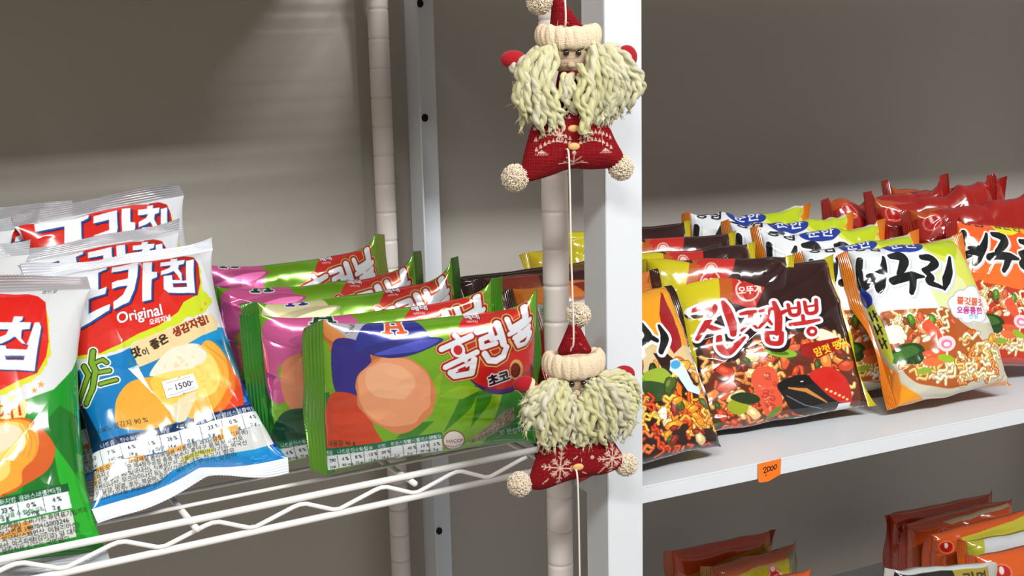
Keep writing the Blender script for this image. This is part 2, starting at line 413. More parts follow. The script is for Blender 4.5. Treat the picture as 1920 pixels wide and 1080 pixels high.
    for e in (0, 1):
        if sideseal is not None and e not in sideseal: continue
        sc, dd = np.meshgrid(np.linspace(0, 1, nc), np.linspace(0, 1, nd))
        uv = (sc, np.full_like(sc, e)) if axis == 'z' else (np.full_like(sc, e), sc)
        base = pt(*uv).reshape(nd, nc, 3); L = P['seal']
        zig = .0009 * np.abs(((sc * (bw if axis == 'z' else bh) / .0022) % 1) * 2 - 1) * (dd > .85)
        dist = (dd * (L - zig)); sg = 1 if e else -1
        ph = seed * 1.7 + e * 3
        wave = (.006 * np.sin(sc * 5.1 + ph) + .0035 * np.sin(sc * 11.7 + ph * 2)) * dd ** 1.3 * amp
        ridge = .00045 * np.sin(dd * 2 * np.pi * 6) * (dd > .04)
        curl = bend[e] * dd ** 1.2 * L
        if axis == 'z':
            base[..., 2] += sg * dist * math.cos(min(abs(bend[e]), 1)); 
            base[..., 0] += .0022 * np.sin(sc * 9 + ph) * dd
        else:
            base[..., 0] += sg * dist * math.cos(min(abs(bend[e]), 1)); base[..., 2] += .0022 * np.sin(sc * 9 + ph) * dd + flap * dd * (sc - .5) * .02
        base[..., 1] += wave + ridge + curl
        ca, cb2 = seal_cols[e]
        k = (dd > .93)[..., None]
        colr = np.where(np.clip(dd * 1.0, 0, 1)[..., None] < .0, cb2, ca) * np.ones((nd, nc, 1)); colr = np.where(k, cb2, colr)
        flip = (e == 0) if axis == 'z' else (e == 1)
        me = mesh_np('crimped_seal', base.reshape(-1, 3), grid_quads(nc, nd, 0, flip), colr.reshape(-1, 3))
        o = link('crimped_seal', me, M[material], root)
        s_ = o.modifiers.new('thickness', 'SOLIDIFY'); s_.thickness = .0003; s_.offset = 0
    root['_pt'] = 0; del root['_pt']
    return root, pt
# pouch poses: x, y, z of the foot, yaw, lean, roll (radians), width, height (metres)
POSE = {
    'A1': (-0.0015, 0.9395, 1.0242, -0.0313, 0.4543, 0.053, 0.1742, 0.2498),
    'A2': (0.1641, 0.9546, 1.0578, 0.0861, 0.6756, -0.0648, 0.1707, 0.2478),
    'A3': (0.1589, 1.0488, 1.0547, 0.1591, 0.5047, -0.0895, 0.1648, 0.2399),
    'A4': (0.1673, 1.1347, 1.0593, 0.1062, 0.2786, -0.115, 0.1683, 0.2477),
    'B2': (-0.0262, 0.9994, 1.0543, 0.0624, 0.417, 0.0187, 0.172, 0.2388),
    'B3': (-0.0255, 1.0756, 1.0559, 0.0667, 0.3001, -0.0221, 0.172, 0.2416),
    'B4': (0.0338, 1.1509, 1.0564, 0.0673, 0.2293, -0.0325, 0.1721, 0.2425),
    'H1': (0.3802, 0.9534, 1.0567, -0.0275, -0.0645, 0.0178, 0.2063, 0.1404),
    'H2': (0.3459, 0.9833, 1.0577, -0.1966, -0.0632, -0.0278, 0.2135, 0.1471),
    'H3': (0.3557, 1.0498, 1.0568, -0.0549, 0.0622, -0.0489, 0.1976, 0.1491),
    'H4': (0.3277, 1.0998, 1.0579, -0.0719, 0.0904, -0.0139, 0.2017, 0.1537),
    'H5': (0.3242, 1.1573, 1.0612, 0.0166, 0.1602, -0.0179, 0.1869, 0.1669),
    'J1': (0.7915, 0.9463, 1.0316, -0.1339, 0.4965, -0.0424, 0.2086, 0.1766),
    'N1': (1.0011, 0.9111, 1.0381, -0.0979, 0.5144, -0.044, 0.1593, 0.1875),
    'D1': (0.588, 0.8978, 1.0332, 0.0197, 0.5092, -0.0298, 0.1549, 0.1751),
    'R1': (1.1602, 0.961, 1.0387, -0.0919, 0.337, 0.132, 0.1542, 0.1804),
    'J2': (0.7388, 0.9869, 1.0355, -0.2919, 0.3057, 0.0314, 0.1621, 0.1745),
    'J3': (0.7521, 1.0421, 1.0367, -0.1572, 0.3225, 0.0036, 0.1555, 0.1768),
    'J4': (0.7517, 1.092, 1.0392, -0.2223, 0.2781, 0.002, 0.1597, 0.1813),
    'J5': (0.7341, 1.1494, 1.0417, -0.1949, 0.2587, -0.0266, 0.1587, 0.1857),
    'N2': (0.9676, 0.9771, 1.0363, -0.131, 0.3273, -0.0711, 0.1553, 0.1761),
    'N3': (0.95, 1.0339, 1.0394, -0.1882, 0.2851, -0.0516, 0.1575, 0.1817),
    'N4': (0.942, 1.0891, 1.0412, -0.222, 0.2616, -0.0402, 0.1593, 0.1847),
    'N5': (0.9164, 1.1465, 1.0442, -0.2094, 0.2413, -0.0174, 0.1588, 0.1903),
    'R2': (1.1802, 1.0169, 1.0458, -0.3076, 0.2173, -0.098, 0.1623, 0.1929),
    'R3': (1.172, 1.0728, 1.0489, -0.3182, 0.1943, -0.1036, 0.1636, 0.1986),
    'R4': (1.1397, 1.1262, 1.0472, -0.304, 0.2026, -0.0904, 0.1632, 0.1954),
    'R5': (1.3014, 1.1797, 1.0471, -0.3524, 0.1945, -0.0818, 0.1649, 0.1952),
    'D2': (0.5866, 0.9734, 1.0336, -0.0826, 0.3567, -0.035, 0.156, 0.1714),
    'D3': (0.5739, 1.0335, 1.0339, -0.0872, 0.3534, -0.0098, 0.156, 0.1718),
    'D4': (0.5742, 1.0903, 1.0325, -0.1097, 0.3545, -0.0456, 0.1584, 0.1692),
    'D5': (0.7047, 1.1647, 1.036, -0.0941, 0.3135, -0.0743, 0.1571, 0.1754),
    'K2': (0.9024, 1.204, 0.6037, -0.0552, 0.0241, -0.0156, 0.1522, 0.1726),
    'K1': (0.9055, 1.1449, 0.6034, 0.0616, 0.0259, 0.0262, 0.1481, 0.1722),
    'K3': (0.8611, 1.0841, 0.6036, -0.0394, 0.0248, 0.0716, 0.1501, 0.1724),
    'M1': (1.3315, 1.2214, 0.594, -0.2435, -0.0545, -0.0992, 0.1718, 0.1559),
    'M2': (1.3241, 1.1752, 0.5954, -0.2441, -0.0487, -0.1158, 0.1719, 0.1583),
    'M3': (1.3188, 1.1276, 0.5959, -0.2061, -0.0441, -0.1032, 0.169, 0.1592),
    'M4': (1.3196, 1.0732, 0.5962, -0.1849, -0.0411, -0.0481, 0.1663, 0.1597),
    'M5': (1.2868, 1.0277, 0.5984, -0.1307, -0.0244, -0.0693, 0.1645, 0.1634),
    'G1': (1.073, 0.998, 0.6046, -0.0571, 0.0321, 0.1116, 0.1501, 0.1742),
}
# flat layout of each printed sheet: cubic map from layout units to 0..1 sheet coordinates
LAYOUT = {
    'A1': [[7.3553, 7.956, 0.478, 3.3316, -0.0972, -1.3471, 0.5341, -0.1718, -0.6518, 0.0236], [1.3893, 0.4378, -1.6427, 0.1159, -0.4175, 0.4173, -0.0019, -0.0958, -0.032, -0.237]],
    'A2': [[5.8484, 8.0392, -3.0876, 4.2391, -3.8278, -0.4907, 0.8722, -1.4381, -0.4636, 0.1511], [1.4406, 1.3095, -2.3008, 0.7643, -1.188, 0.8723, 0.104, -0.3766, 0.0142, -0.5478]],
    'H1': [[0.8559, 1.3523, -0.1763, 0.4817, -0.0284, 0.2199, 0.3287, 0.1486, 0.3325, 0.1361], [1.1323, -0.4064, -1.966, -0.3745, 0.5013, 1.0805, 0.0034, 0.4465, -0.7336, -1.546]],
    'J1': [[-0.7869, 1.5131, -0.4126, -0.3226, 0.0879, 0.0513, 0.198, -0.1713, 0.182, -0.0396], [1.0446, -0.3006, -1.6103, 0.0499, -0.01, 0.5687, -0.0044, -0.0191, -0.14, -0.3877]],
    'N1': [[-4.7094, 7.1386, -2.561, -4.0355, 2.9247, -0.6799, 1.022, -1.1457, 0.7166, -0.1494], [1.3683, -0.7401, -1.3008, 0.2163, -0.176, 0.5228, -0.0241, 0.0069, -0.1188, -0.3423]],
    'D1': [[-0.0894, 1.6215, -0.5756, -0.2912, 0.0268, 0.1425, 0.7155, -0.6785, 0.4021, -0.077], [1.0697, -0.2924, -1.5277, 0.0821, -0.0533, 0.5321, -0.0141, -0.0298, -0.1198, -0.2993]],
}
# ---------------------------------------------------------------- artwork of each kind of pouch
WHITE, NAVY, BLACK = C(232, 238, 246), C(22, 34, 92), C(18, 18, 20)
def shift(p, dx, dy): return [(x + dx, y + dy) for x, y in p]
def micro(s, o, d, size, lines, col, step, rnd=None):
    d = np.asarray(d, float) / np.hypot(*d); n = np.array([-d[1], d[0]])
    for i, t in enumerate(lines): s.text(t, np.asarray(o) + n * step * i, d, size, col)
def hangul_chip(s):
    """the four white syllable blocks of the crisps' name, with their blue drop edge"""
    s.frame(120, 440, 5.4)
    L = [
        [(-150, 420), (250, 345), (440, 292), (432, 330), (350, 366), (345, 556), (432, 530), (415, 602), (245, 662), (245, 800), (464, 704), (455, 768), (172, 930), (-150, 1010), (-150, 900), (140, 830), (150, 690), (-120, 760), (-110, 690), (150, 610), (165, 420), (-150, 500)],
        [(488, 312), (752, 250), (748, 420), (716, 560), (660, 680), (500, 752), (498, 676), (596, 616), (646, 520), (486, 550), (484, 488), (652, 440), (655, 346), (482, 382)],
        [(802, 240), (892, 238), (895, 368), (948, 376), (946, 436), (896, 452), (890, 654), (796, 678)],
        [(1066, 234), (1128, 232), (1126, 262), (1202, 262), (1196, 308), (1152, 318), (1150, 362), (1186, 410), (1196, 480), (1238, 474), (1214, 276), (1286, 266), (1332, 592), (1062, 596), (1014, 566), (1012, 428), (1092, 424), (1100, 478), (1180, 474), (1140, 420), (1108, 380), (1060, 402), (984, 418), (984, 374), (1060, 346), (1078, 314), (974, 316), (974, 262), (1066, 262)],
    ]
    for dx, dy, c in ((26, 22, C(120, 20, 24)), (20, 18, C(26, 44, 118)), (12, 10, C(40, 96, 160)), (4, 4, NAVY), (0, 0, WHITE)):
        for p in L: s.poly(shift(p, dx, dy), c)
    s.poly([(1100, 508), (1242, 498), (1248, 536), (1112, 544)], C(30, 60, 130)); s.poly([(1112, 518), (1240, 510), (1244, 532), (1120, 538)], C(150, 30, 40))
def torn(pts, amp, seed, n=7):
    r = np.random.RandomState(seed); out = []
    for a, b in zip(pts[:-1], pts[1:]):
        a, b = np.array(a, float), np.array(b, float); nr = np.array([-(b - a)[1], (b - a)[0]]) / (np.hypot(*(b - a)) + 1e-6)
        for k in range(n): out.append(tuple(a + (b - a) * k / n + nr * r.uniform(-amp, amp)))
    return out + [tuple(pts[-1])]
def potato(s, cx, cy, k=1.0):
    """fan of potato slices and a big crisp; layout pixels"""
    s.frame()
    pts = lambda *a: [(cx + x * k, cy + y * k) for x, y in a]
    s.soft(pts((60, -40), (108, -10), (122, 40), (110, 75), (60, 92), (20, 70)), C(214, 66, 36))
    s.soft(pts((60, -62), (96, -30), (104, 20), (84, 62), (40, 88), (14, 60), (40, -30)), C(232, 118, 36))
    s.soft(pts((52, -70), (84, -44), (92, 6), (74, 50), (36, 82), (0, 50), (30, -40)), C(240, 168, 60))
    s.soft(pts((-110, 26), (-86, 4), (-30, -4), (60, -8), (80, 20), (40, 40), (-20, 92), (-112, 100), (-122, 60)), C(226, 162, 54))
    s.soft(pts((-52, 0), (10, -8), (60, 8), (38, 34), (18, 64), (-8, 74), (-40, 40)), C(222, 190, 72))
    s.soft(pts((-54, -6), (-30, -38), (-4, -56), (30, -60), (56, -46), (74, -10), (70, 24), (44, 40), (20, 20), (-10, 4)), C(226, 206, 110))
    s.soft(pts((-56, -4), (-32, -42), (-2, -60), (34, -62), (50, -40), (30, -20), (-10, -14)), C(224, 220, 200))
    s.soft(pts((-14, 52), (30, 28), (20, 66), (8, 84), (-12, 80)), C(214, 206, 170))
    for q in ((40, -66, 100, -20, 106, 24), (48, -60, 88, -26, 96, 20), (34, -60, 74, -28, 84, 14), (60, -70, 112, -20, 116, 20)):
        s.stroke(pts((q[0], q[1]), (q[2], q[3]), (q[4], q[5])), 1.6 * k, C(190, 130, 40), smooth=True, alpha=.6)
    r = np.random.RandomState(4)
    for i in range(60):
        a, b = r.uniform(-100, 70), r.uniform(-40, 60); s.ell((cx + a * k, cy + b * k), r.uniform(2, 7) * k, r.uniform(1, 4) * k, C(206, 140, 30), rot=r.uniform(0, 3), alpha=.16)
def nutrition(s, x0, y0, x1, dy, cells, headc, small, w0=15):
    """header band with words, white boxes with two lines of figures below; runs uphill by dy over its length"""
    s.frame(); d = np.array([x1 - x0, dy], float); L = np.hypot(*d); u = d / L; n = np.array([-u[1], u[0]]); o = np.array([x0, y0], float)
    hb = w0; P = lambda a, b: tuple(o + u * a * L + n * b)
    s.poly([P(-.01, 0), P(1.01, 0), P(1.01, hb), P(-.01, hb)], headc)
    s.poly([P(0, hb), P(1, hb), P(1, hb * 3.1), P(0, hb * 3.1)], C(226, 234, 240))
    m = len(cells)
    for i, (a, b, c) in enumerate(cells):
        t = (i + .08) / m
        s.text(a, P(t, hb * .88), u, small, C(226, 236, 244), bold=.12); s.text(b, P(t + .25 / m, hb * 1.95), u, small, C(24, 30, 34), bold=.25); s.text(c, P(t + .2 / m, hb * 2.9), u, small * .95, C(40, 50, 56))
        if i: s.stroke([P(i / m, hb * 1.1), P(i / m, hb * 3)], .9, C(40, 60, 70))
CELLS = [('열량', '210', 'kcal'), ('나트륨', '7 %', '140 mg'), ('탄수화물', '6 %', '19 g'), ('당류', '1 %', '1 g 미만'), ('지방', '26 %', '14 g'), ('트랜스지방', '', '0 g'), ('포화지방', '33 %', '5 g'), ('콜레스테롤', '0 %', '0 mg'), ('단백질', '4 %', '2 g')]
LINES = ['포카칩 오리지널 포장재질 폴리에틸렌 식품유형 과자(유탕처리제품)', '소재지 (주)오리온 제4청주공장 충북 청주시 흥덕구 품목보고번호', '원료 생감자 90 %(국내산), 식물성유지 고올레산해바라기유 외국산', '르헨티나산, 우크라이나산 등), 조미가공염, 대두, 쇠고기 함유', '밀, 달걀, 땅콩, 호두, 복숭아, 토마토, 돼지고기, 닭고기, 오징어', '소비자 상담실, 본제품은 공정거래위원회 고시 소비자분쟁해결기준']
def art_crisps_blue(m, W=760, H=1080):
    s = Sheet(W, H, C(208, 213, 218), m)
    s.frame()
    s.poly([(40, 690), (640, 560), (640, 1010), (40, 1080)], C(14, 140, 200))
    s.poly([(40, 650), (300, 640), (330, 1010), (40, 1080)], C(10, 118, 182)); 
    s.poly([(40, 640), (150, 690), (160, 760), (190, 830), (170, 1000), (40, 1080)], C(10, 42, 70))
    s.poly([(330, 670), (640, 570), (640, 700), (420, 760)], C(20, 150, 205))
    s.poly(torn([(400, 760), (420, 712), (470, 690), (560, 660), (600, 900), (430, 800)], 4, 3), C(30, 52, 150))
    for i in range(34):
        r = np.random.RandomState(i); s.poly(blob((r.uniform(420, 500), r.uniform(700, 765)), 7, 3, r.uniform(0, 3), 8, .3, i), C(60, 140, 210), alpha=.7, sub=1)
    # white top, red field with a lime torn edge
    s.poly([(20, 430), (420, 430), (430, 560), (400, 590), (360, 600), (140, 690), (60, 700)], C(210, 214, 220))
    s.poly(torn([(372, 500), (382, 545), (402, 560), (386, 582), (350, 596), (300, 620), (260, 636), (200, 660), (150, 668), (60, 690), (60, 640), (300, 560), (366, 520)], 2.2, 5), C(196, 212, 40))
    s.poly([(60, 690), (60, 520), (140, 512), (200, 493), (240, 483), (290, 477), (320, 481), (338, 478), (356, 484), (368, 500), (376, 530), (372, 552), (345, 566), (335, 584), (300, 606), (262, 622), (215, 645), (190, 658), (140, 662)], C(206, 42, 34))
    s.poly([(320, 479), (338, 478), (358, 486), (370, 505), (376, 532), (366, 556)], C(176, 40, 34))
    hangul_chip(s)
    s.frame(120, 440, 5.4)
    s.text('Original', (540, 890), (1, -.2), 150, C(238, 236, 238), bold=4, lay=((9, C(150, 24, 30)),))
    s.text('오리지널', (872, 895), (1, -.22), 62, WHITE, bold=2.5)
    for c, r in (((1436, 690), 24), ((1400, 748), 22)): s.star(c, r, C(214, 150, 60))
    # cream ribbon with the slogan
    s.frame(120, 620, 5.4)
    s.poly([(680, 150), (700, 110), (900, 20), (1180, -90), (1500, -190), (1570, -110), (1560, -40), (1400, 30), (1120, 190), (760, 350)], C(222, 202, 152))
    s.text('맛', (700, 250), (1, -.36), 112, C(50, 36, 26), bold=7); s.text('이', (810, 232), (1, -.5), 80, C(60, 40, 30), bold=3)
    s.text('좋은', (900, 165), (1, -.5), 104, C(60, 42, 30), bold=6); s.text('생감자칩!', (1120, 40), (1, -.42), 98, C(132, 42, 22), bold=6)
    s.frame(); potato(s, 338, 704)
    # green letters of the flavour name at the left
    s.frame(120, 620, 5.4)
    for c, g in ((C(226, 236, 230), 86), (C(22, 50, 20), 58), (C(118, 160, 34), 36)):
        s.stroke([(300, 190), (290, 300), (330, 380), (300, 560), (230, 700)], g + 14, c); s.stroke([(210, 330), (260, 420), (200, 560), (150, 660)], g + 8, c)
        s.stroke([(330, 300), (400, 270), (440, 300)], g, c); s.stroke([(370, 400), (470, 380)], g, c); s.stroke([(380, 520), (540, 470)], g, c)
    s.text('(210 kcal), 생감자 90 %', (170, 1075), (1, -.235), 74, C(40, 52, 60), bold=2)
    # nutrition table, small print and the bright foil foot
    s.frame()
    nutrition(s, 142, 840, 488, -88, CELLS, C(16, 44, 86), 10.5)
    s.text('1일 영양성분 기준치에 대한 비율(%)은 2,000 kcal 기준이므로 개인의 필요 열량에 따라 다를 수 있습니다', (150, 893), (1, -.262), 9.5, C(10, 60, 130), bold=.2)
    s.poly([(150, 890), (505, 794), (516, 836), (330, 882), (300, 905), (160, 945)], C(206, 210, 210))
    for k, (x, y, w) in enumerate(((158, 893, 22), (176, 878, 34), (238, 862, 34), (316, 840, 34), (414, 806, 32), (404, 820, 42), (152, 908, 26), (346, 858, 60))):
        s.poly([(x, y), (x + w, y - w * .262), (x + w, y - w * .262 + 11), (x, y + 11)], C(224, 170, 92) if k < 7 else C(206, 206, 80))
    micro(s, (164, 893), (1, -.262), 11.2, LINES, C(36, 34, 34), 10.6)
    s.poly([(150, 950), (300, 912), (326, 886), (360, 892), (520, 842), (600, 830), (640, 900), (140, 1040)], C(12, 128, 200))
    r = np.random.RandomState(3)
    for i in range(60):
        t = r.uniform(0, 1); x = 160 + 370 * t; y = 958 - 105 * t + r.uniform(-6, 16)
        s.stroke([(x, y), (x + r.uniform(4, 22), y - r.uniform(0, 7))], r.uniform(.8, 2.4), C(80, 190, 235) if i % 2 else C(8, 84, 168), alpha=.7)
    return s
def art_crisps_green(m, W=560, H=860):
    s = Sheet(W, H, C(208, 212, 216), m); s.frame()
    s.poly([(-400, 760), (60, 745), (100, 730), (140, 690), (170, 640), (260, 640), (260, 1200), (-400, 1300)], C(22, 140, 38))
    s.poly([(60, 820), (110, 760), (150, 780), (150, 880), (110, 930), (40, 930)], C(20, 110, 34)); s.poly([(96, 830), (150, 900), (220, 1010), (220, 1060), (150, 1000), (110, 900)], C(34, 164, 40))
    s.poly([(0, 530), (90, 520), (86, 700), (60, 745), (0, 770)], C(208, 212, 216))
    s.poly(torn([(84, 560), (92, 620), (98, 660), (84, 690), (66, 710), (40, 726), (0, 742), (-60, 770), (-60, 700), (50, 660), (80, 600)], 2.5, 8), C(206, 208, 38))
    s.poly([(-400, 560), (-60, 548), (0, 542), (30, 546), (50, 545), (70, 552), (84, 566), (88, 600), (92, 640), (88, 668), (70, 700), (30, 716), (-60, 760), (-400, 780)], C(208, 34, 30))
    s.frame(0, 520, 6)
    L = [[(160, 432), (262, 434), (250, 476), (210, 498), (350, 505), (336, 580), (248, 584), (240, 680), (300, 760), (316, 740), (392, 508), (440, 510), (464, 560), (392, 1055), (-20, 1030), (-20, 760), (70, 765), (74, 800), (310, 812), (328, 760), (250, 740), (170, 660), (110, 700), (20, 740), (-60, 740), (-60, 690), (70, 640), (100, 580), (-80, 575), (-80, 495), (140, 500)],
         ] + [[((x - 974) * 1.35 - 20, (y - 232) * 1.6 + 450) for x, y in q] for q in (
        [(-150, 420), (250, 345), (440, 292), (432, 330), (350, 366), (345, 556), (432, 530), (415, 602), (245, 662), (245, 800), (464, 704), (455, 768), (172, 930), (-150, 1010), (-150, 900), (140, 830), (150, 690), (-120, 760), (-110, 690), (150, 610), (165, 420), (-150, 500)],
        [(488, 312), (752, 250), (748, 420), (716, 560), (660, 680), (500, 752), (498, 676), (596, 616), (646, 520), (486, 550), (484, 488), (652, 440), (655, 346), (482, 382)],
        [(802, 240), (892, 238), (895, 368), (948, 376), (946, 436), (896, 452), (890, 654), (796, 678)])]
    for dx, dy, c in ((24, 22, C(120, 20, 26)), (16, 14, C(24, 44, 110)), (9, 8, C(40, 110, 170)), (0, 0, WHITE)):
        for p in L: s.poly(shift(p, dx, dy), c)
    s.poly([(60, 878), (286, 880), (276, 932), (70, 926)], C(50, 110, 160)); s.poly([(76, 898), (272, 900), (268, 922), (84, 918)], C(130, 30, 50))
    s.text('뜯는곳', (455, 150), (1, 0), 58, C(50, 50, 56), bold=2); s.poly([(500, 96), (535, 68), (560, 96)], BLACK)
    s.frame(0, 700, 2.843)
    s.poly([(0, 160), (60, 120), (120, 130), (160, 170), (120, 260), (0, 280)], C(232, 216, 140)); s.text('감자1', (-84, 250), (1, -.14), 92, C(188, 60, 22), bold=4)
    for c, r in (((218, 60), 22), ((182, 92), 18)): s.star(c, r, C(206, 150, 50))
    s.soft([(-200, 300), (60, 240), (160, 250), (240, 320), (290, 410), (250, 520), (110, 610), (60, 640), (-200, 700)], C(206, 92, 36))
    s.soft([(-200, 320), (40, 250), (150, 260), (200, 330), (190, 440), (120, 520), (90, 610), (-200, 690)], C(228, 160, 52))
    s.soft([(-200, 320), (20, 262), (110, 268), (150, 320), (130, 400), (60, 450), (30, 560), (-200, 640)], C(226, 206, 110)); s.soft([(-60, 330), (10, 275), (80, 280), (110, 320), (40, 400), (-60, 430)], C(222, 216, 186))
    for k in range(5): s.stroke([(100 + k * 22, 270 + k * 8), (140 + k * 26, 350 + k * 10), (120 + k * 28, 440 + k * 12)], 5, C(186, 110, 40), alpha=.5, smooth=True)
    s.text('74 %', (-50, 690), (1, -.15), 52, C(150, 60, 20), bold=2)
    s.frame(); nutrition(s, -160, 968, 124, -60, CELLS[3:], C(20, 84, 44), 12)
    s.text('필요 열량에 따라 다를 수 있습니다.', (-60, 986), (1, -.2), 10, C(14, 90, 36), bold=.2)
    s.poly([(-200, 1030), (130, 957), (136, 968), (142, 1008), (-200, 1075)], C(208, 212, 208)); s.poly([(22, 985), (58, 977), (60, 1000), (-8, 1014), (-8, 1003), (20, 997)], C(220, 160, 80))
    micro(s, (-100, 1014), (1, -.2), 12, ['식품유형 과자(유탕처리제품) 소비기한 후면표기일까지', '(유탕처리제품) 품목보고번호 19870415003246', '고올레산해바라기유 외국산(스페인산, 이탈리아산)', '오스티드어니언 미국산, 아스파탐(감미료) 밀 대두', '소비자 상담실 부정 불량식품 신고는 국번없이'], C(34, 36, 34), 11.5)
    return s
PUFF_G, PUFF_D = C(116, 172, 28), C(38, 108, 30)
def brush(s, strokes, layers, smooth=True):
    for extra, c, dx, dy in layers:
        for p, w in strokes: s.stroke(np.array(p, float) + [dx, dy], (np.asarray(w, float) + extra), c, smooth=smooth)
HR = [([(190, 500), (240, 545)], 44), ([(52, 632), (350, 500)], 50), ([(270, 690), (285, 735)], 44), ([(88, 808), (400, 652)], 48),
      ([(140, 860), (185, 900), (345, 862), (372, 724)], 54), ([(140, 860), (360, 748)], 40),
      ([(410, 462), (535, 420), (552, 480), (444, 530)], 46), ([(444, 530), (452, 606), (590, 560)], 46), ([(612, 366), (668, 562)], 62), ([(545, 520), (640, 496)], 42), ([(478, 666), (520, 730), (590, 735), (668, 690), (700, 600)], 54),
      ([(712, 318), (742, 410), (780, 420)], 46), ([(890, 225), (906, 350)], 64), ([(742, 410), (900, 340)], 44), ([(728, 468), (955, 360)], 40), ([(830, 400), (830, 450)], 36), ([(780, 506), (945, 418)], 40), ([(945, 418), (930, 475), (800, 540)], 40), ([(800, 540), (830, 590), (905, 575), (958, 480)], 42)]
def art_puffs(m, dome, letter, edge, hx, hy, W=760, H=560, face=True, mitt=True, seed=0):
    s = Sheet(W, H, PUFF_G, m); s.frame()
    # leafy greens
    s.poly([(560, 560), (1060, 520), (1060, 600), (560, 650)], C(104, 160, 30))
    for i, (x, y, a, l) in enumerate(((790, 800, -1.2, 120), (830, 810, -.9, 140), (760, 770, -1.7, 90), (880, 800, -1.1, 120), (930, 780, -1.4, 90), (740, 820, -.4, 80), (820, 745, -.2, 90))):
        ex, ey = x + math.cos(a) * l, y + math.sin(a) * l; nx, ny = -math.sin(a) * 13, math.cos(a) * 13
        s.poly([(x, y), ((x + ex) / 2 + nx, (y + ey) / 2 + ny), (ex, ey), ((x + ex) / 2 - nx, (y + ey) / 2 - ny)], (C(136, 182, 34), C(56, 128, 28))[i % 2], sub=3)
    s.poly([(560, 760), (620, 740), (625, 900), (560, 900)], C(30, 120, 34)); s.poly([(960, 690), (1060, 660), (1060, 830), (900, 850)], C(44, 128, 34))
    if mitt:   # baseball in a leather mitt
        s.soft([(560, 600), (640, 588), (700, 600), (726, 600), (745, 640), (738, 660), (700, 682), (640, 668), (600, 640), (560, 640)], C(196, 108, 46))
        s.soft([(570, 606), (650, 594), (720, 606), (736, 640), (700, 668), (650, 656), (600, 632)], C(222, 142, 74))
        s.soft([(612, 604), (650, 592), (704, 598), (722, 612), (706, 632), (684, 644), (662, 642), (640, 626)], C(176, 180, 188))
        s.stroke([(652, 604), (668, 612), (650, 628)], 1.2, C(70, 50, 50)); 
        for k in range(6): s.stroke([(655 + k * 1.5, 622 - k * 4), (663 + k * 1.5, 625 - k * 4)], 1.2, C(60, 40, 44))
        for k, (a, b) in enumerate((((648, 650), (636, 700)), ((655, 640), (652, 692)), ((640, 640), (622, 664)))): s.stroke([a, b], [1, 5], C(232, 80, 40))
    if face:   # cap-coloured dome, plain apricot round and an orange field stand where the printed figure was
        s.soft([(632, 640), (690, 655), (694, 740), (640, 748), (624, 700)], C(48, 40, 130))
        s.soft([(622, 745), (680, 748), (700, 800), (720, 850), (612, 842)], C(206, 70, 40))
        s.soft(blob((742, 738), 76, 70, .2, 22, .05, 3), C(214, 132, 84), sub=1); s.soft(blob((740, 734), 70, 64, .1, 20, .05, 5), C(236, 160, 116), sub=1); s.soft(blob((730, 716), 46, 34, .2, 16, .08, 6), C(242, 180, 138), sub=1)
    else:      # variants: a plain coloured dome with a rounded field below it
        s.soft([(608, 640), (640, 604), (700, 588), (740, 600), (736, 660), (700, 690), (640, 700), (650, 760), (628, 770), (612, 740)], dome); s.soft([(650, 690), (720, 672), (760, 690), (750, 760), (700, 790), (650, 770)], C(220, 140, 100))
        s.soft([(640, 790), (700, 780), (760, 800), (780, 850), (620, 850)], C(22, 76, 48))
    hx, hy = hx, hy
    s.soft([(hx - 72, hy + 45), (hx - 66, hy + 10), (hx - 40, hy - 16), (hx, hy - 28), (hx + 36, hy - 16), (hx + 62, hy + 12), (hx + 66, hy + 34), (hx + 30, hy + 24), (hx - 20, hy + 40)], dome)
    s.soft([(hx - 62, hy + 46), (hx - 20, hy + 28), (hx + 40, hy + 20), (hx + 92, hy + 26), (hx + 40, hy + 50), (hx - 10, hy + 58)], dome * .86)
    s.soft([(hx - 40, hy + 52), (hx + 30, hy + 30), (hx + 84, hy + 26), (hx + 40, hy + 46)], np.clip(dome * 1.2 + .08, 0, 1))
    for e, c in ((6, edge), (0, letter)):
        for p, w in (([(hx - 9, hy - 12), (hx - 13, hy + 12)], 8), ([(hx + 10, hy - 10), (hx + 15, hy + 12)], 8), ([(hx - 10, hy + 2), (hx + 12, hy + 2)], 6), ([(hx - 21, hy + 13), (hx - 6, hy + 14)], 5), ([(hx + 7, hy + 13), (hx + 22, hy + 12)], 5), ([(hx - 14, hy - 12), (hx - 3, hy - 12)], 5), ([(hx + 4, hy - 11), (hx + 15, hy - 11)], 5)):
            s.stroke(p, w + e * .8, c)
    # red disc with the name
    s.frame(820, 540, 5.4)
    s.ell((640, 640), 420, 440, C(70, 40, 110), rot=-.15); s.ell((620, 600), 430, 425, C(204, 36, 34), rot=-.25)
    for extra, c in ((92, C(120, 70, 20)), (80, C(226, 180, 104)), (50, C(150, 30, 20)), (20, C(168, 26, 24)), (0, WHITE)):
        for p, w in HR: s.stroke(p, w * 1.14 + extra * .75, c)
        if extra: s.ell((215, 640), 66 + extra * .4, 66 + extra * .4, c)
    s.ell((215, 640), 70, 70, WHITE); s.ell((215, 640), 44, 46, C(206, 30, 40))
    s.poly([(205, 830), (290, 792), (280, 830), (225, 850)], C(190, 28, 34))
    s.text('해태', (310, 330), (1, -.1), 84, WHITE, bold=5, lay=((12, C(120, 30, 30)),)); s.text('HAITAI', (322, 368), (1, -.05), 34, WHITE, bold=2)
    s.text('초코', (520, 990), (1, -.32), 125, C(44, 20, 24), bold=7, lay=((19, WHITE),))
    s.ell((800, 830), 76, 104, C(224, 170, 92)); s.ell((790, 835), 54, 76, C(90, 24, 16)); s.ell((780, 830), 40, 60, C(130, 36, 20)); s.ell((950, 900), 80, 40, C(160, 40, 30))
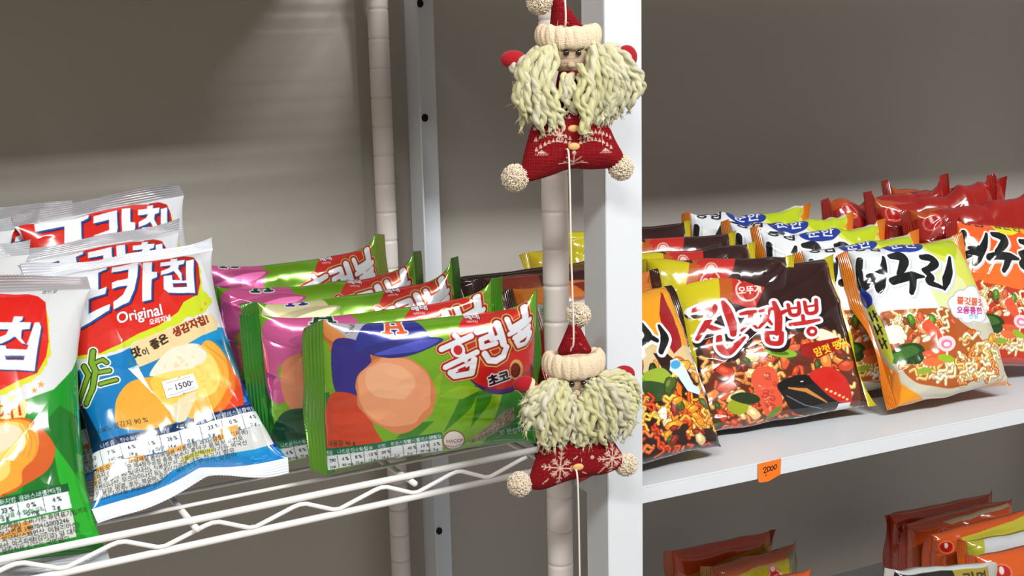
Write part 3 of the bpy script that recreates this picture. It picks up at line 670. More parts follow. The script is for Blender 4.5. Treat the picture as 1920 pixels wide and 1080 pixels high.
    s.text('홈런볼', (330, 170), (1, -.05), 30, C(20, 60, 20), bold=1)
    # grey stone corner, seal stamp, table
    s.frame(560, 520, 2.842)
    s.poly([(900, 870), (1090, 710), (1140, 690), (1150, 760), (980, 860)], C(140, 128, 110))
    r = np.random.RandomState(5)
    for i in range(240):
        t = r.uniform(0, 1); s.ell((905 + 240 * t, 868 - 170 * t + r.uniform(-4, 44) * (1 - abs(t - .5))), 4, 2, C(190, 178, 164) if i % 2 else C(94, 82, 70), rot=-.6)
    s.poly([(1050, 850), (1060, 800), (1290, 750), (1290, 800)], C(24, 96, 50)); s.text('인 안심하시고 드세요', (1066, 838), (1, -.14), 32, C(206, 224, 200), bold=1)
    s.ell((826, 864), 58, 56, C(120, 40, 40)); s.ell((826, 864), 53, 51, C(228, 224, 220)); s.text('HACCP', (788, 878), (1, -.1), 26, C(120, 40, 40), bold=1); s.stroke([(784, 892), (830, 902), (868, 884)], 4, C(150, 60, 60), smooth=True)
    s.frame()
    cells = [('열량', '290', 'kcal'), ('나트륨', '4 %', '85 mg'), ('탄수화물', '8 %', '25 g'), ('당류', '13 %', '13 g'), ('지방', '30 %', '16 g'), ('트랜스지방', '', '0 g'), ('포화지방', '40 %', '6 g'), ('콜레스테롤', '10 %', '30 mg'), ('단백질', '5 %', '3 g')]
    nutrition(s, 603, 842, 826, -33, cells, C(22, 104, 66), 8.6, w0=12)
    s.text('총 내용량 46 g', (600, 838), (1, -.1), 11, C(40, 60, 30), bold=.3)
    return s
NG = [(a, [q * 1.38 for q in b]) for a, b in [([(286, 160), (296, 240), (318, 300), (390, 262)], [30, 34, 40, 26]), ([(346, 246), (400, 238), (424, 226)], [16, 26, 20]), ([(428, 138), (424, 220), (412, 300), (404, 338)], [14, 36, 40, 24]),
      ([(474, 130), (530, 132), (556, 160), (540, 204), (512, 240)], [24, 40, 40, 34, 16]), ([(480, 282), (540, 262), (610, 250), (674, 252)], [32, 36, 34, 12]), ([(606, 262), (602, 310), (594, 348)], [36, 30, 22]),
      ([(664, 134), (716, 138), (742, 164), (716, 196), (676, 212)], [22, 34, 36, 28, 18]), ([(676, 214), (716, 250), (706, 284), (790, 322)], [18, 30, 30, 12]), ([(826, 134), (824, 210), (806, 270), (792, 324)], [12, 32, 36, 14])]]
def art_seafood(m, hot=False, W=640, H=700):
    s = Sheet(W, H, C(206, 210, 212) if not hot else C(232, 96, 32), m); s.frame(1520, 440, 3.1775)
    side, ora = (C(214, 122, 22), C(228, 148, 24)) if not hot else (C(180, 30, 20), C(226, 88, 26))
    s.poly([(0, 0), (1400, 0), (1400, 1100), (0, 1100)], C(218, 224, 228) if not hot else C(230, 92, 34))
    if not hot:
        s.poly([(560, 0), (1250, 0), (1250, 430), (900, 330), (800, 160), (640, 60)], C(206, 212, 90)); s.poly([(620, 0), (900, 0), (860, 150), (720, 90)], C(176, 196, 30)); s.poly([(740, 160), (900, 260), (1000, 420), (700, 440)], C(214, 222, 160))
        s.poly([(878, 60), (930, 100), (1060, 470), (1200, 780), (1300, 800), (1250, 300), (1000, 0)], ora)
    else:
        s.poly([(560, 0), (1250, 0), (1250, 300), (900, 200), (700, 90)], C(238, 160, 30)); s.poly([(200, 330), (1200, 330), (1200, 460), (230, 450)], C(234, 104, 46))
    # noodle bowl
    s.soft([(380, 470), (440, 440), (800, 430), (860, 520), (1250, 560), (1250, 900), (980, 960), (700, 950), (540, 860), (430, 640)], C(196, 192, 172) if not hot else C(180, 60, 36))
    s.soft([(410, 500), (480, 450), (780, 434), (900, 520), (1020, 620), (1100, 760), (960, 880), (760, 900), (600, 850), (470, 700)], C(172, 84, 34) if not hot else C(190, 52, 28))
    pal = [C(236, 206, 150), C(226, 170, 96), C(244, 222, 180), C(214, 120, 60)]
    noodles(s, (430, 460, 800, 600), 46, pal, 3, 12, 90); noodles(s, (560, 740, 1000, 870), 46, pal, 8, 15, 90)
    scraps(s, (430, 470, 860, 640), 26, [C(220, 90, 60), C(240, 220, 200), C(120, 64, 30), C(80, 130, 40), C(234, 150, 110)], 21, 16, 38)
    s.soft([(700, 510), (760, 580), (790, 640), (760, 650), (700, 600), (660, 540)], C(222, 84, 54)); s.soft([(430, 560), (520, 540), (560, 610), (500, 650), (440, 620)], C(232, 224, 214))
    s.soft([(500, 680), (560, 650), (640, 650), (680, 690), (660, 760), (600, 770), (520, 760), (480, 740)], C(34, 66, 30)); s.soft([(520, 690), (600, 660), (650, 690), (610, 720), (540, 740)], C(62, 104, 44)); s.soft([(486, 720), (540, 690), (560, 760), (500, 760)], C(70, 122, 48))
    for y, c in ((700, C(212, 90, 50)), (745, C(220, 110, 60))): s.soft([(670, y), (760, y - 14), (790, y + 10), (740, y + 36), (680, y + 30)], c)
    s.ell((800, 650), 56, 46, C(240, 208, 214)); s.ell((800, 652), 34, 26, C(226, 120, 160)); s.ell((802, 654), 20, 14, C(244, 220, 226))
    s.ell((800, 735), 52, 22, C(150, 178, 40), rot=.2); s.ell((680, 810), 46, 18, C(138, 170, 50), rot=-.15)
    # the pack's right lower corner: plain food picture carries on where the printed figure was
    scraps(s, (880, 580, 1120, 860), 30, [C(228, 150, 50), C(238, 226, 206), C(206, 100, 40), C(232, 170, 70)], 51, 22, 44)
    noodles(s, (880, 600, 1120, 860), 26, pal, 28, 14, 90)
    s.stroke([(440, 690), (560, 880), (700, 955), (960, 930)], 26, C(186, 184, 166) if not hot else C(150, 40, 30), smooth=True)
    s.poly([(560, 880), (720, 985), (960, 960), (1180, 870), (1260, 860), (1260, 1120), (540, 1120)], ora)
    s.stroke([(1140, 860), (1080, 960)], 6, C(190, 100, 20)); s.stroke([(1170, 830), (1120, 930)], 5, C(190, 100, 20))
    # two pale flags hanging below the name
    pale = C(222, 228, 234) if not hot else C(236, 110, 40)
    s.poly([(240, 110), (330, 380), (410, 460), (455, 450), (470, 330)], pale); s.poly([(470, 300), (490, 450), (768, 440), (690, 290)], pale)
    # left side panel
    s.poly([(-260, -120), (190, 40), (262, 230), (330, 430), (420, 640), (560, 890), (560, 1120), (-260, 1120)], side)
    s.poly([(330, 470), (372, 500), (420, 640), (540, 840), (460, 760), (360, 600)], C(160, 158, 146))
    lay = ((26, C(196, 206, 214), 8, 8), (22, C(232, 238, 244) if not hot else C(238, 232, 226), 0, 0), (0, C(16, 22, 26), 0, 0))
    brush(s, NG, lay)
    s.text('농심', (262 if not hot else 250, 84), (1, .02), 92, C(20, 26, 34) if not hot else C(120, 30, 20), bold=3)
    if not hot:
        s.ell((566, 50), 116, 60, C(28, 54, 142)); s.text('순한', (492, 76), (1, -.06), 86, C(226, 232, 246), bold=2)
    else:
        s.ell((560, 40), 92, 72, C(226, 214, 40)); s.text('얼큰한', (484, 66), (1, -.02), 66, C(40, 70, 30), bold=2)
    s.ell((186, 72), 34, 28, C(206, 40, 30), rot=-.4)
    for c, r in (((900, 380), 50), ((960, 360), 54), ((1010, 390), 44), ((860, 410), 42), ((880, 450), 46), ((940, 480), 44), ((1000, 470), 50), ((1030, 430), 34)): s.ell(c, r + 6, r + 6, C(170, 176, 184))
    for c, r in (((900, 380), 50), ((960, 360), 54), ((1010, 390), 44), ((860, 410), 42), ((880, 450), 46), ((940, 480), 44), ((1000, 470), 50), ((1030, 430), 34)): s.ell(c, r, r, C(222, 228, 236))
    s.text('쫄깃쫄깃', (868, 408), (1, .06), 48, C(206, 90, 50), bold=2); s.text('오동통한', (868, 466), (1, 0), 44, C(186, 50, 130), bold=2); s.text('면발', (945, 498), (1, -.05), 32, C(60, 150, 200), bold=1)
    s._side = (C(214, 122, 22), 'lime')
    return s
JP = [([(378, 690), (440, 672), (520, 668), (500, 730), (470, 790), (432, 862)], [18, 36, 40, 36, 32, 20]), ([(484, 776), (540, 800), (600, 812)], [26, 30, 14]), ([(580, 640), (610, 690), (645, 770), (655, 832)], [24, 46, 48, 34]), ([(566, 850), (578, 920), (620, 950), (680, 900), (730, 852)], [30, 40, 44, 34, 16]),
      ([(698, 708), (740, 698), (788, 692)], [18, 26, 22]), ([(766, 698), (750, 756), (706, 812)], [26, 26, 14]), ([(756, 752), (802, 794)], [22, 14]), ([(816, 690), (860, 682), (900, 676)], [16, 24, 20]), ([(872, 684), (856, 742), (818, 792)], [26, 24, 14]), ([(862, 736), (896, 772)], [22, 14]),
      ([(905, 640), (935, 720), (940, 800), (930, 830)], [24, 42, 40, 26]), ([(940, 710), (984, 690)], [28, 20]), ([(862, 826), (880, 884), (950, 888), (962, 830)], [28, 30, 32, 26]), ([(862, 826), (960, 824)], [24, 26]),
      ([(996, 652), (1016, 712), (1066, 704), (1064, 636)], [20, 22, 22, 20]), ([(1010, 676), (1062, 668)], [13, 13]), ([(1104, 632), (1120, 700), (1176, 690), (1178, 616)], [20, 22, 22, 20]), ([(1114, 662), (1176, 650)], [13, 13]), ([(1092, 718), (1098, 758)], [20, 22]), ([(1018, 774), (1110, 762), (1196, 744)], [22, 28, 16])]
def ottogi(s, c, k):
    """round badge: two lobes over a circle"""
    for r, col in ((66, C(150, 60, 50)), (62, C(228, 190, 180)), (52, C(180, 36, 30))):
        s.ell(c, r * k, r * .92 * k, col); s.ell((c[0] - 8 * k, c[1] - 62 * k), r * .62 * k, r * .6 * k, col)
    s.ell((c[0] - 8 * k, c[1] - 66 * k), 24 * k, 22 * k, C(228, 190, 180)); s.text('오뚜기', (c[0] - 47 * k, c[1] + 20 * k), (1, -.1), 44 * k, C(238, 220, 214), bold=2 * k)
JP = [(a, [q * 1.12 for q in b]) for a, b in JP]
def art_jjamppong(m, W=640, H=720):
    s = Sheet(W, H, C(46, 20, 18), m); s.frame(1180, 380, 3.375)
    s.poly([(-200, -100), (1700, -100), (1700, 1700), (-200, 1700)], C(44, 20, 20))
    s.poly([(-200, 200), (560, 440), (600, 640), (480, 720), (420, 900), (500, 1500), (-200, 1700)], C(198, 186, 22))
    s.poly([(560, 300), (700, 300), (700, 640), (560, 660), (600, 590), (590, 480)], C(176, 84, 26)); s.poly([(690, 300), (900, 300), (880, 470), (780, 680), (640, 640), (600, 470)], C(186, 40, 34)); s.poly([(560, 440), (640, 460), (640, 660), (560, 640)], C(176, 84, 26))
    ottogi(s, (735, 560), 1.25)
    # food
    s.poly([(460, 860), (760, 860), (1000, 800), (1200, 760), (1420, 900), (1500, 1300), (1400, 1500), (560, 1560), (500, 1300)], C(96, 42, 24))
    pal = [C(226, 160, 84), C(206, 110, 50), C(240, 190, 120), C(186, 70, 34)]
    noodles(s, (480, 880, 1400, 1440), 90, pal, 13, 19, 130)
    scraps(s, (480, 880, 1400, 1440), 80, [C(196, 66, 36), C(226, 130, 60), C(120, 40, 24), C(232, 190, 130), C(60, 80, 30), C(210, 90, 50)], 61, 24, 60)
    s.soft([(770, 1100), (830, 1040), (920, 1060), (960, 1180), (980, 1320), (900, 1360), (820, 1240)], C(214, 84, 56)); scraps(s, (790, 1080, 940, 1320), 18, [C(228, 120, 90), C(200, 60, 40)], 5, 12, 24)
    s.soft([(940, 1150), (1060, 1090), (1160, 1100), (1280, 1210), (1400, 1290), (1340, 1340), (1160, 1340), (1060, 1320), (980, 1230)], C(22, 20, 24)); s.stroke([(1010, 1170), (1120, 1180), (1260, 1260)], [10, 26, 8], C(196, 130, 60)); s.stroke([(1000, 1220), (1120, 1270), (1240, 1300)], 6, C(120, 120, 130))
    s.soft([(1140, 1080), (1260, 1040), (1380, 1120), (1420, 1270), (1300, 1240), (1200, 1160)], C(196, 34, 24)); 
    for k in range(6): s.ell((1250 + k * 28, 1180 + k * 12), 10, 8, C(238, 200, 130))
    s.ell((960, 950), 100, 30, C(130, 170, 40), rot=.1); s.ell((950, 950), 60, 14, C(70, 110, 20), rot=.1); s.ell((930, 1330), 60, 20, C(90, 130, 30), rot=-.8); s.ell((690, 1290), 66, 50, C(150, 160, 30)); s.soft([(640, 1240), (700, 1200), (800, 1210), (830, 1250), (740, 1270)], C(30, 50, 22))
    s.soft([(1200, 800), (1300, 830), (1320, 870), (1210, 880)], C(232, 224, 200))
    s.poly([(1080, 900), (1180, 880), (1330, 850), (1340, 920), (1190, 990), (1090, 970)], C(150, 24, 20)); s.text('맘껏 땡김', (1172, 976), (1, -.36), 62, C(238, 196, 40), bold=3)
    s.text('(이미지 사진) / 면을 삶아낸 사진', (1080, 1140 + 380), (1, -.05), 10, WHITE)
    s.text('이미지 : 조리예 / 더욱 맛있는 조리', (1085, 1128 + 0), (1, -.1), 1, WHITE)
    brush(s, JP, ((52, C(30, 16, 20), 12, 14), (34, C(234, 236, 244), 0, 0), (0, C(178, 32, 34), 0, 0)))
    s.ell((1150, 822), 52, 44, C(234, 236, 244)); s.ell((1150, 818), 36, 32, C(178, 32, 34)); s.ell((1152, 818), 15, 12, C(234, 236, 244))
    # white stamp with a cart, bottom line
    s.poly([(1340, 940 + 330), (1420, 930 + 330), (1440, 1090 + 310), (1356, 1100 + 330)], C(222, 228, 238)); s.stroke([(1366, 1330), (1372, 1390), (1420, 1386), (1426, 1340), (1366, 1334)], 6, C(40, 90, 150))
    s.text('이미지 : 조리예 / 1회 분량(130 g)', (1090, 1390), (1, -.16), 34, C(236, 226, 224), bold=2)
    s.ell((655, 1470), 60, 34, C(200, 130, 120)); s.ell((655, 1470), 46, 24, C(150, 40, 40)); s.text('오뚜기', (620, 1480), (1, -.1), 30, C(240, 220, 220), bold=1)
    s.poly([(480, 1500), (1500, 1420), (1500, 1700), (480, 1700)], C(96, 24, 28))
    return s
def art_stirfry(m, W=560, H=700):
    s = Sheet(W, H, C(30, 22, 24), m); s.frame()
    s.poly([(940, 480), (1300, 480), (1300, 600), (940, 660)], C(224, 150, 26)); s.poly([(940, 500), (1110, 500), (1130, 800), (1000, 900), (940, 900)], C(216, 218, 208))
    s.poly([(1100, 530), (1242, 520), (1276, 600), (1300, 680), (1210, 670), (1140, 640)], C(228, 156, 30)); s.poly([(1140, 640), (1300, 650), (1320, 700), (1180, 720)], C(214, 190, 140))
    s.poly([(1240, 545), (1262, 600), (1276, 650), (1262, 664), (1244, 640), (1232, 590)], C(150, 26, 34))
    s.poly([(1150, 660), (1250, 664), (1320, 720), (1350, 840), (1350, 900), (1100, 940)], C(44, 24, 20))
    s.poly([(1195, 620), (1240, 690), (1200, 800), (1130, 760)], C(216, 196, 150))
    s.text('농심', (1008, 632), (1, -.06), 34, C(24, 26, 28), bold=1.4); s.text('면선', (1008, 590), (1, -.06), 15, C(40, 40, 40), bold=.5)
    brush(s, [([(1080, 660), (1100, 680), (1140, 670)], [12, 14, 8]), ([(1200, 610), (1212, 632), (1198, 648)], [10, 14, 8]), ([(1212, 632), (1228, 640)], [12, 8]), ([(1232, 612), (1242, 636), (1238, 660)], [6, 16, 10]), ([(1150, 600), (1156, 660)], [10, 14])], ((9, WHITE, 1, 1), (0, BLACK, 0, 0)))
    scraps(s, (1130, 670, 1340, 740), 30, [C(228, 110, 30), C(120, 150, 30), C(40, 50, 24), C(226, 160, 60)], 3, 8, 20)
    s.soft([(1208, 700), (1240, 690), (1262, 706), (1252, 722), (1214, 716)], C(150, 176, 50)); s.soft([(1205, 716), (1262, 722), (1266, 742), (1220, 752)], C(44, 74, 36))
    noodles(s, (1110, 750, 1340, 860), 70, [C(206, 70, 28), C(224, 110, 50), C(180, 50, 24)], 5, 5, 36); noodles(s, (1200, 740, 1300, 800), 20, [C(236, 180, 70), C(226, 150, 40)], 6, 4, 30)
    noodles(s, (1250, 740, 1345, 830), 26, [C(206, 70, 28), C(228, 150, 60), C(236, 180, 70)], 9, 5, 32); scraps(s, (1250, 720, 1345, 830), 22, [C(130, 36, 30), C(226, 140, 40), C(226, 196, 140), C(70, 90, 30)], 19, 7, 16)
    s.poly([(1268, 672), (1284, 690), (1300, 720), (1318, 728), (1312, 740), (1290, 734), (1272, 706), (1256, 694), (1256, 676)], C(206, 226, 240)); s.ell((1266, 684), 9, 8, C(70, 160, 210))
    s.poly([(1090, 880), (1200, 868), (1290, 850), (1350, 836), (1350, 960), (1080, 960)], C(34, 32, 36))
    for k in range(7):
        x, y = 1212 + k * 17, 876 - k * 4; s.stroke([(x, y), (x + 8, y + 4), (x + 15, y - 2)], 2, C(220, 216, 206), smooth=True); s.stroke([(x + 2, y - 6), (x + 10, y - 2)], 1.4, C(220, 216, 206))
    return s
def art_plain(bg, parts, W=260, H=300):
    """flat-laid art in millimetres (150 wide, 175 high) for packs seen only by their upper edge"""
    s = Sheet(W, H, bg, ('flat', 150.0, 175.0)); s.frame()
    s.org = (0, 0, 1.0)
    for p in parts: p(s)
    return s
# ---------------------------------------------------------------- the setting
WALL_Y = 1.40
for nm, bx in (('wall_back', ((-2.0, WALL_Y, 0), (3.6, WALL_Y + .08, 2.62))), ('floor', ((-2.0, -2.6, -.05), (3.6, WALL_Y, 0))), ('ceiling', ((-2.0, -2.6, 2.62), (3.6, WALL_Y + .08, 2.70)))):
    tag(link(nm, box_mesh(nm, [bx], 0), M['wall']), kind='structure')

# ---------------------------------------------------------------- white steel shelving unit (right)
unit = empty('steel_shelving_unit', (.52, .873, 0))
tag(unit, 'white painted steel shelving unit filled with noodle packets, right of the wire rack', 'shelving unit')
UX, UY, UW, UD, T_ = .52, .873, 1.22, .477, .002
def upright(x, y, sx, sy, holes=()):
    m = box_mesh('upright', [((0, 0, 0), (sx * .038, sy * T_, 2.1)) if sx > 0 and sy > 0 else ((min(0, sx * .038), min(0, sy * T_), 0), (max(0, sx * .038), max(0, sy * T_), 2.1)),
                             ((min(0, sx * T_), min(sy * T_, sy * .040), 0), (max(0, sx * T_), max(sy * T_, sy * .040), 2.1))], .0005)
    o = link('upright', m, M['unit'], unit); o.location = (x - UX, y - UY, 0)
    for hx, hz in holes:
        bm = bmesh.new(); bmesh.ops.create_cone(bm, segments=20, radius1=.0048, radius2=.0048, depth=.0022, cap_ends=True, matrix=Matrix.Rotation(math.pi / 2, 4, 'X'))
        bmesh.ops.scale(bm, vec=(.85, 1, 1), verts=bm.verts)
        me = bpy.data.meshes.new('bolt_hole'); bm.to_mesh(me); bm.free(); h = link('bolt_hole', me, M['hole'], o); h.location = (hx, -sy * -1 * .0 - .0012 if sy > 0 else -.0026, hz)
        h['label'] = 'dark round bolt hole'
upright(UX, UY, 1, 1); upright(UX, UY + UD, 1, -1, holes=((.0215, 1.358), (.021, .8125), (.0205, 1.497)))
upright(UX + UW, UY, -1, 1); upright(UX + UW, UY + UD, -1, -1)
for nm, z in (('shelf', .600), ('shelf', 1.021), ('shelf', 1.548), ('shelf', .14)):
    o = link(nm, box_mesh(nm, [((.0085, .0022, z - .0025), (UW - .0025, UD - .0025, z)), ((.0025, .0022, z - .017), (UW - .0025, .0042, z - .0025)), ((.0085, UD - .0045, z - .017), (UW - .0025, UD - .0025, z - .0025)),
                               ((.0085, .0042, z - .017), (.0105, UD - .0045, z - .0025)), ((UW - .0045, .0042, z - .017), (UW - .0025, UD - .0045, z - .0025))], .0004), M['unit'], unit)
# thin rolled ridge along the shelf's front lip
# ---------------------------------------------------------------- white wire rack (left)
ry = math.radians(3.7)
rack = empty('wire_shelving_rack', matrix=Matrix.Translation((.514, .957, 0)) @ Matrix.Rotation(ry, 4, 'Z'))
tag(rack, 'white coated wire shelving rack with ringed round posts, carrying crisps and green snack bags', 'shelving rack')
RD, RW = .40, 1.20
def post(x, y):
    zs, rs_ = [], []
    z = 0.02
    g0 = 1.2068 - .0354 * 33
    k = 0
    pts = [(.02, .0127)]
    while g0 + .0354 * k < 2.0:
        g = g0 + .0354 * k; k += 1
        if g < .03: continue
        pts += [(g - .004, .0127), (g - .0012, .0127), (g - .0006, .0119), (g + .0006, .0119), (g + .0012, .0127), (g + .004, .0127)]
    pts.append((2.0, .0127))
    co, q = tube_np([(x, y, a) for a, b in pts], [b for a, b in pts], 36)
    o = build_tubes('post', [(co, q)], M['post_coat'], rack)
    for p in o.data.polygons: pass
    return o
for x, y in ((0, 0), (0, RD), (-RW, 0), (-RW, RD)): post(x, y)
def wire_shelf(zt):
    """one wire shelf, its rails, truss wire, cross wires and long wires in one part"""
    tb = []
    for y in (0, RD):
        tb.append(tube_np([(-RW, y, zt - .0030), (-.0, y, zt - .0030)], .0031, 14)); tb.append(tube_np([(-RW, y, zt - .0245), (-.0, y, zt - .0245)], .0031, 14))
        z0, z1 = zt - .0205, zt - .0085; pts = []
        x = -.463 - .0767 * 9
        while x < -.03:
            pts += [(x - .004, y - .0008, z0 + .0008), (x + .002, y - .0008, z0 + .0004), (x + .008, y - .0008, z0 + .0022), (x + .036, y - .0008, z1 - .0012), (x + .042, y - .0008, z1), (x + .048, y - .0008, z1 - .0006)]
            x += .0767
        pts = [p for p in pts if -RW < p[0] < -.034]
        tb.append(tube_np(pts, .0020, 12))
    for x in [-.1593 - .1992 * k for k in range(6)]: tb.append(tube_np([(x, -.0065, zt - .0095), (x, RD + .004, zt - .0095)], .0028, 12))
    for x in (-.004, -RW + .004): tb.append(tube_np([(x, 0, zt - .003), (x, RD, zt - .003)], .0031, 12)); tb.append(tube_np([(x, 0, zt - .0245), (x, RD, zt - .0245)], .0031, 12))
    for k in range(10): tb.append(tube_np([(-RW + .004, .041 + .0352 * k, zt - .0028 - .002), (-.004, .041 + .0352 * k, zt - .0028 - .002)], .0018, 10))
    build_tubes('wire_shelf', tb, M['white_coat'], rack)
for z in (1.0495, 1.560, .45): wire_shelf(z)
# unseen cartons added on the rack's top shelf to shade the upper wall
for i, (x0, x1) in enumerate(((-1.12, -.80), (-.78, -.44), (-.42, -.06))):
    o = link('shade_carton', box_mesh('shade_carton', [((x0, .02, 0), (x1, .36, .20))], .003), mat('kraft_board_%d' % i, sl(176, 140, 98), .8))
    o.matrix_world = rack.matrix_world @ Matrix.Translation((0, 0, 1.5610)); tag(o, ('unseen carton added for shade at the left end of the rack top shelf', 'unseen carton added for shade in the middle of the rack top shelf', 'unseen carton added for shade nearest the front post on the rack top shelf')[i], 'carton', 'added shade cartons on the rack top shelf')

# orange handwritten price label on the shelf lip
def price_label():
    ps = np.array([(-.5, .5), (.48, .56), (.5, -.28), (-.02, -.58), (-.44, -.5), (-.5, -.34)])
    s = Sheet(360, 280, C(236, 118, 34), ('flat', 180.0, 140.0)); s.frame()
    ink = C(60, 14, 16)
    for p in ([(36, 50), (52, 38), (62, 48), (44, 74), (66, 72)], [(72, 40), (74, 70)], [(72, 40), (92, 44), (92, 62), (74, 72)], [(104, 42), (98, 56), (106, 70), (118, 58), (114, 40), (104, 42)], [(132, 38), (124, 52), (132, 66), (146, 54), (142, 36), (132, 38)]):
        s.stroke(p, 7, ink, smooth=len(p) > 2)
    s.stroke([(62, 88), (58, 98)], 6, ink)
    nu, nv = 120, 90; u, v = np.meshgrid(np.linspace(0, 1, nu), np.linspace(0, 1, nv))
    X = (u - .5); Z = (v - .5) - .05 * np.clip(.5 - v, 0, 1) * 0
    bot = np.interp(u, [0, .08, .45, .5, 1], [.10, .04, 0, .02, .20]); Zz = bot + (1.0 - .04 * (1 - u) - bot) * v
    co = np.stack([X * .0285, -.0002 - .0006 * np.cos(u * 3) * (1 - v), Zz * .0215 - .0205], -1).reshape(-1, 3)
    me = mesh_np('price_label', co, grid_quads(nu, nv), s.sample(u, Zz).reshape(-1, 3)); o = link('price_label', me, M['paper'])
    so = o.modifiers.new('thickness', 'SOLIDIFY'); so.thickness = .0003; so.offset = 1
    return o
pl = price_label(); pl.location = (.7085, .8745, 1.0205)
tag(pl, 'small orange price label handwritten 2,000 stuck to the front lip of the white shelf', 'price label')
# ---------------------------------------------------------------- hanging cloth santas
K = .000456                                                # metres per layout unit of the doll pattern
def lp(x, y, d=0): return np.array([x * K, -d * K, -y * K])      # pattern (x right, y down, d towards the front)
def dense(outline, n):
    p = np.asarray(outline, float); p = np.vstack([p, p[:1]]); L = np.concatenate([[0], np.cumsum(np.linalg.norm(np.diff(p, axis=0), axis=1))])
    t = np.linspace(0, L[-1], n, endpoint=False); return np.stack([np.interp(t, L, p[:, i]) for i in (0, 1)], -1)
def stuffed(name, outline, thick, m, parent, sheet=None, col=(.7, .1, .12), ctr=None, d0=0, n=260, rings=70, rnd=.5, seed=0):
    """closed stuffed shape: rings from the centre out to the outline, thickest in the middle"""
    o = np.asarray(outline, float)
    for _ in range(2):
        o2 = []; 
        for i in range(len(o)):
            a, b = o[i], o[(i + 1) % len(o)]; o2 += [a * .78 + b * .22, a * .22 + b * .78]
        o = np.array(o2)
    q = dense(o, n); c = q.mean(0) if ctr is None else np.array(ctr, float)
    r = np.linspace(0, 1, rings)[:, None, None] ** .8; P = c + (q - c)[None] * r
    th = thick * (1 - r[..., 0] ** 2.6) ** rnd
    rs = np.random.RandomState(seed); th = th * (1 + .05 * np.sin(P[..., 0] * .09 + seed) + .04 * np.sin(P[..., 1] * .13))
    co, qq, cc = [], [], []
    for sg in (1, -1):
        X = np.stack([P[..., 0] * K, -(d0 + sg * th) * K, -P[..., 1] * K], -1).reshape(-1, 3)
        i, j = np.meshgrid(np.arange(n), np.arange(rings - 1)); a = j * n + i; b = j * n + (i + 1) % n
        f = np.stack([a, b, b + n, a + n], -1).reshape(-1, 4) + len(X) * (0 if sg > 0 else 1)
        co.append(X); qq.append(f[:, ::-1] if sg > 0 else f)
        if sheet is not None and sg > 0: cc.append(sheet.sample((P[..., 0] - sheet.b[0]) / sheet.b[2], 1 - (P[..., 1] - sheet.b[1]) / sheet.b[3]).reshape(-1, 3))
        else: cc.append(np.tile(np.asarray(col), (len(X), 1)))
    me = mesh_np(name, np.vstack(co), np.vstack(qq), np.vstack(cc)); return link(name, me, m, parent)
def pompom(name, c, r, parent, seed):
    """wool ball: a core with hundreds of short curled tufts"""
    rs = np.random.RandomState(seed); tb = []
    bm = bmesh.new(); bmesh.ops.create_icosphere(bm, subdivisions=3, radius=r * K * .80)
    for v in bm.verts: v.co *= 1 + .08 * math.sin(v.co.x * 2600) * math.sin(v.co.z * 2300 + v.co.y * 1900)
    C0 = Vector(lp(*c)); co = np.array([list(v.co + C0) for v in bm.verts]); f = np.array([[v.index for v in p.verts] + [p.verts[2].index] for p in bm.faces]); bm.free()
    tb.append((co, f))
    for i in range(900):
        d = rs.normal(size=3); d /= np.linalg.norm(d); s_ = rs.normal(size=3) * .35; L = r * K * rs.uniform(.92, 1.06)
        p = [np.array(C0) + d * L * .7, np.array(C0) + (d + s_ * .25) / np.linalg.norm(d + s_ * .25) * L * .9, np.array(C0) + (d + s_ * .6) / np.linalg.norm(d + s_ * .6) * L]
        tb.append(tube_np(p, [.0006, .00055, .0003], 4))
    return build_tubes(name, tb, M['pom'], parent)
def strand(path, w, rs, spread=1.0):
    """two-ply twisted yarn with a frayed end"""
    P = np.array([lp(*p) for p in smooth_path(path, 46)]); n = len(P)
    t = np.linspace(0, 1, n); wig = (np.sin(t * rs.uniform(10, 17) + rs.uniform(0, 6)) * w * .30 * K)[:, None]
    P = P + wig * np.array([1, .3, .2]); R = w * K * .5 * np.interp(t, [0, .1, .85, 1], [.7, 1, .95, .6])
    out = [tube_np(P, R, 22, lobes=2, twist=520 / w * 8)]
    e = P[-1]; d = P[-1] - P[-4]; d = d / (np.linalg.norm(d) + 1e-9)
    for k in range(9):
        s_ = rs.normal(size=3) * .24 * spread; q = [e - d * w * K * .5 + s_ * w * K * .3, e + (d + s_ * .4) * w * K * .55, e + (d + s_) * w * K * rs.uniform(.6, 1.15)]
        out.append(tube_np(q, [w * K * .13, w * K * .08, w * K * .02], 5))
    return out
def beard(name, paths, parent, seed, w=13):
    rs = np.random.RandomState(seed); tb, cols = [], []
    for p, wd in paths:
        base = np.array([192, 189, 153]) / 255 + rs.uniform(-.035, .035) + np.array([0, 0, rs.uniform(-.06, .05)])
        for t in strand(p, wd, rs): tb.append(t); cols.append(base)
    for i in range(90):     # loose hairs
        p, wd = paths[rs.randint(len(paths))]; a = np.array(p[rs.randint(len(p))], float); v = rs.normal(size=3) * 14
        tb.append(tube_np([lp(*a), lp(*(a + v * .6 + rs.normal(size=3) * 3)), lp(*(a + v + [0, 6, 0]))], .00011, 4)); cols.append(np.array([232, 230, 200]) / 255)
    return build_tubes(name, tb, M['yarn'], parent, cols)
